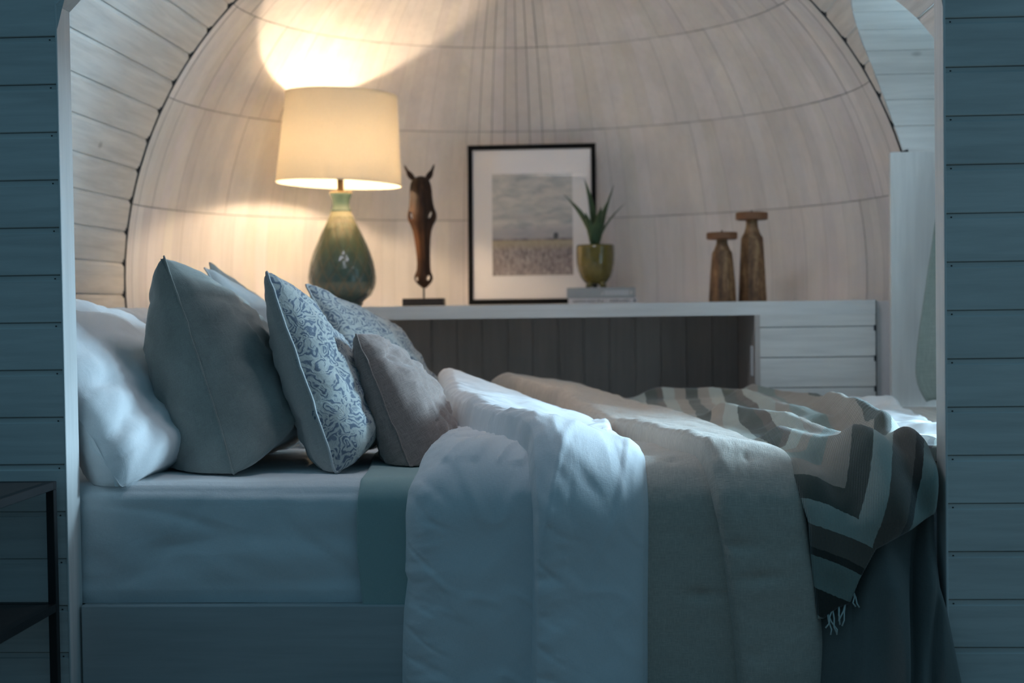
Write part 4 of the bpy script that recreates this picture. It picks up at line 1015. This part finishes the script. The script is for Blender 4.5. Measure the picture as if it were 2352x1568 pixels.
for tip, w, yo, bu in (((-72, 122), 11, -.02, 0), ((-58, 112), 9, .07, 8), ((-24, 158), 14, .03, 6), ((45, 143), 12, -.01, 8), ((71, 100), 8.5, .0, -2), ((14, 88), 12, -.08, 2), ((-4, 92), 13, .07, 0), ((8, 60), 13, -.05, -10), ((28, 105), 12, .08, 6), ((-22, 78), 12, -.06, -6)):
    leaf(tip, w, yoff=yo, bulge=bu)

# ------------------------------------------------------------------ wooden candle holders
def holder_wood():
    t = NT('mottled_wood'); g = t.noise(t.coord('Object', (9, 9, 2)), 3, 5, .6, .7); n = t.noise(t.coord('Object'), 16, 4, .6)
    c = t.ramp(t.math('ADD', t.math('MULTIPLY', g, .6), t.math('MULTIPLY', n, .4)), [(.36, (.06, .028, .013)), (.5, (.19, .10, .045)), (.66, (.46, .29, .14))]); t.base(c); t.rough(.5); t.bump(g, .3, .004); return t.m
HWD = holder_wood(); DW = plain('disc_wood', (.20, .09, .04), .5)
def holder(label, cx, y, py_top, body, neck, sh_, disc, rot):
    s = (y + 3.57)/FPX; X = aty(cx, 680, y)[0]; z = lambda py: SZ + .0008 + (687.5 - py)*s
    r = empty('candle_holder', (X, y, SZ), label, 'candle holder', 'wooden candle holders')
    m = MB(); rings = []
    for py, hw in body:
        row = []
        for a in range(8):
            t_ = math.pi/4*a + rot; c = 1.0/math.cos(math.pi/8)*.985
            row.append((X + hw*s*c*math.cos(t_), y + hw*s*c*math.sin(t_), z(py)))
        rings.append(row)
    m.grid(rings, closed_v=True); m.f.append(tuple(range(8))); m.m.append(0); m.f.append(tuple((len(body)-1)*8 + a for a in range(8))); m.m.append(0)
    m.build('body', HWD, r, bevel=.0025)
    m = MB(); m.lathe([(hw*s, z(py)) for py, hw in neck], 28, (X, y, 0)); m.build('neck', HWD, r, smooth=True)
    m = MB(); m.lathe([(disc[2]*s*.9, z(disc[1])), (disc[2]*s, z(disc[1] - 2)), (disc[2]*s, z(disc[0] + 2)), (disc[2]*s*.95, z(disc[0])), (disc[2]*s*.4, z(disc[0])), (disc[2]*s*.38, z(disc[0] + 3))], 36, (X, y, 0)); m.build('dish', DW, r, bevel=0)
    m = MB(); m.lathe([(.004, z(disc[0] + 2)), (.004, z(disc[0] - 2)), (.001, z(disc[0] - 6))], 10, (X, y, 0)); m.build('spike', BLACK, r)
holder('shorter dark wooden candle holder with a flat dish, left of the taller one', 1659.5, 2.36, 530, [(687.5, 31), (640, 28), (580, 23), (572, 21)], [(576, 21), (566, 17), (556, 13), (546, 12), (541, 12)], 0, (530, 546, 35), .39)
holder('taller lighter wooden candle holder with a flat dish, at the right of the pair', 1728.5, 2.40, 486, [(687.5, 31.5), (620, 28.5), (546, 24.5), (540, 23)], [(542, 23.5), (532, 18), (520, 14), (508, 13), (501, 13)], 0, (486, 503, 36.5), .39)

# ------------------------------------------------------------------ curtain in the window reveal
m = MB(); NU, NV = 130, 60; uv = []
zb_, zt2 = .648, 1.90
edge_x = [(.648, 1.192), (.68, 1.172), (.72, 1.158), (.76, 1.153), (.85, 1.160), (.95, 1.176), (1.05, 1.192), (1.15, 1.206), (1.28, 1.224), (1.45, 1.262), (1.62, 1.31), (1.94, 1.36)]
# unseen far-half run added to block daylight; its leading edge swings into the room
plan = [(0, 0, 1.60), (.18, .45, 1.655), (.36, .85, 1.72), (.42, 1, 1.80), (1, 1.02, 1.16)]
for side in (0, 1):
    G = []
    for i in range(NU + 1):
        u = i/NU; row = []
        for j in range(NV + 1):
            v = j/NV; z = zb_ + (zt2 - zb_)*v
            xl = float(np.interp(z, [p[0] for p in edge_x], [p[1] for p in edge_x]))
            q = float(np.interp(u, [p[0] for p in plan], [p[1] for p in plan])); y_ = float(np.interp(u, [p[0] for p in plan], [p[2] for p in plan]))
            x = xl + (1.665 - xl)*q
            y_lim = 1.36 + math.sqrt(max(.01, .505**2 - max(0, z - 1.57)**2)) - .06; y_ = min(y_, y_lim)
            w = math.sin(u*46 + .8*math.sin(v*3))*min(1, u*9 + .1)
            if q < .95: y_ += .022*w + .02*fbm(u*3, v*2, 3)
            else: x += .018*w
            hem = .006*math.sin(u*60)*(1 if j == 0 else 0)
            row.append((x + (side*.003 if q >= .95 else 0), y_ + (side*.003 if q < .95 else 0), z + hem)); uv.append((u*1.1, z))
        G.append(row)
    if side == 0: m.grid(G)
    else:
        b1_ = m.grid(G); n_ = NV + 1
        for j in range(NV):
            for i in (0, NU): m.f.append((i*n_+j, i*n_+j+1, b1_+i*n_+j+1, b1_+i*n_+j)); m.m.append(0)
        for i in range(NU):
            for j in (0, NV): m.f.append((i*n_+j, (i+1)*n_+j, b1_+(i+1)*n_+j, b1_+i*n_+j)); m.m.append(0)
cur = empty('curtain', (1.5, 1.5, zt2), 'pale linen curtain drawn aside above the white window sill', 'curtain')
m.build('cloth', CURT, cur, smooth=True, uv=uv)
m = MB(); m.tube([(1.665, 1.12, zt2 + .004), (1.665, 1.70, zt2 + .004)], .009, 12); m.build('curtain_rod', BLACK, cur, smooth=True)

# ------------------------------------------------------------------ side table at the left
tb = aty(130, 1104, -.03); ZT = tb[2]; TXR = tb[0]; ZS = .276; TL, TD = .46, .46; q = .021
tab = empty('side_table', (TXR - TL/2, -.03 - TD/2, 0), 'black metal framed side table with two shelves, left of the bed', 'table')
y1 = -.03; y0 = y1 - TD; x1 = TXR; x0 = x1 - TL
for lx_ in (x0, x1 - q):
    for ly in (y0, y1 - q):
        m = MB(); m.box((lx_, ly, .001), (lx_ + q, ly + q, ZT - q)); m.build('leg', BLACK, tab, bevel=.0015, seg=1)
def rails(nm, z):
    m = MB(); m.box((x0, y0, z - q), (x1, y0 + q, z)); m.box((x0, y1 - q, z - q), (x1, y1, z)); m.box((x0, y0 + q, z - q), (x0 + q, y1 - q, z)); m.box((x1 - q, y0 + q, z - q), (x1, y1 - q, z))
    return m.build(nm, BLACK, tab, bevel=.0015, seg=1)
rails('top_rail', ZT)
m = MB(); m.box((x0 + q, y0 + q, ZT - .014), (x1 - q, y1 - q, ZT - .001)); m.build('tabletop', wood_paint('dark_top', 1, (.05, .047, .045), knots=False), tab)
m = MB(); e_ = .0008
m.box((x0 + q + e_, y0 + e_, ZS - q), (x1 - q - e_, y0 + q, ZS)); m.box((x0 + q + e_, y1 - q, ZS - q), (x1 - q - e_, y1 - e_, ZS)); m.box((x0 + e_, y0 + q + e_, ZS - q), (x0 + q, y1 - q - e_, ZS)); m.box((x1 - q, y0 + q + e_, ZS - q), (x1 - e_, y1 - q - e_, ZS))
m.build('shelf_rail', BLACK, tab)
m = MB(); m.box((x0 + q, y0 + q, ZS - .012), (x1 - q, y1 - q, ZS - .001)); m.build('lower_shelf', plain('dark_shelf', (.02, .02, .02), .5), tab)
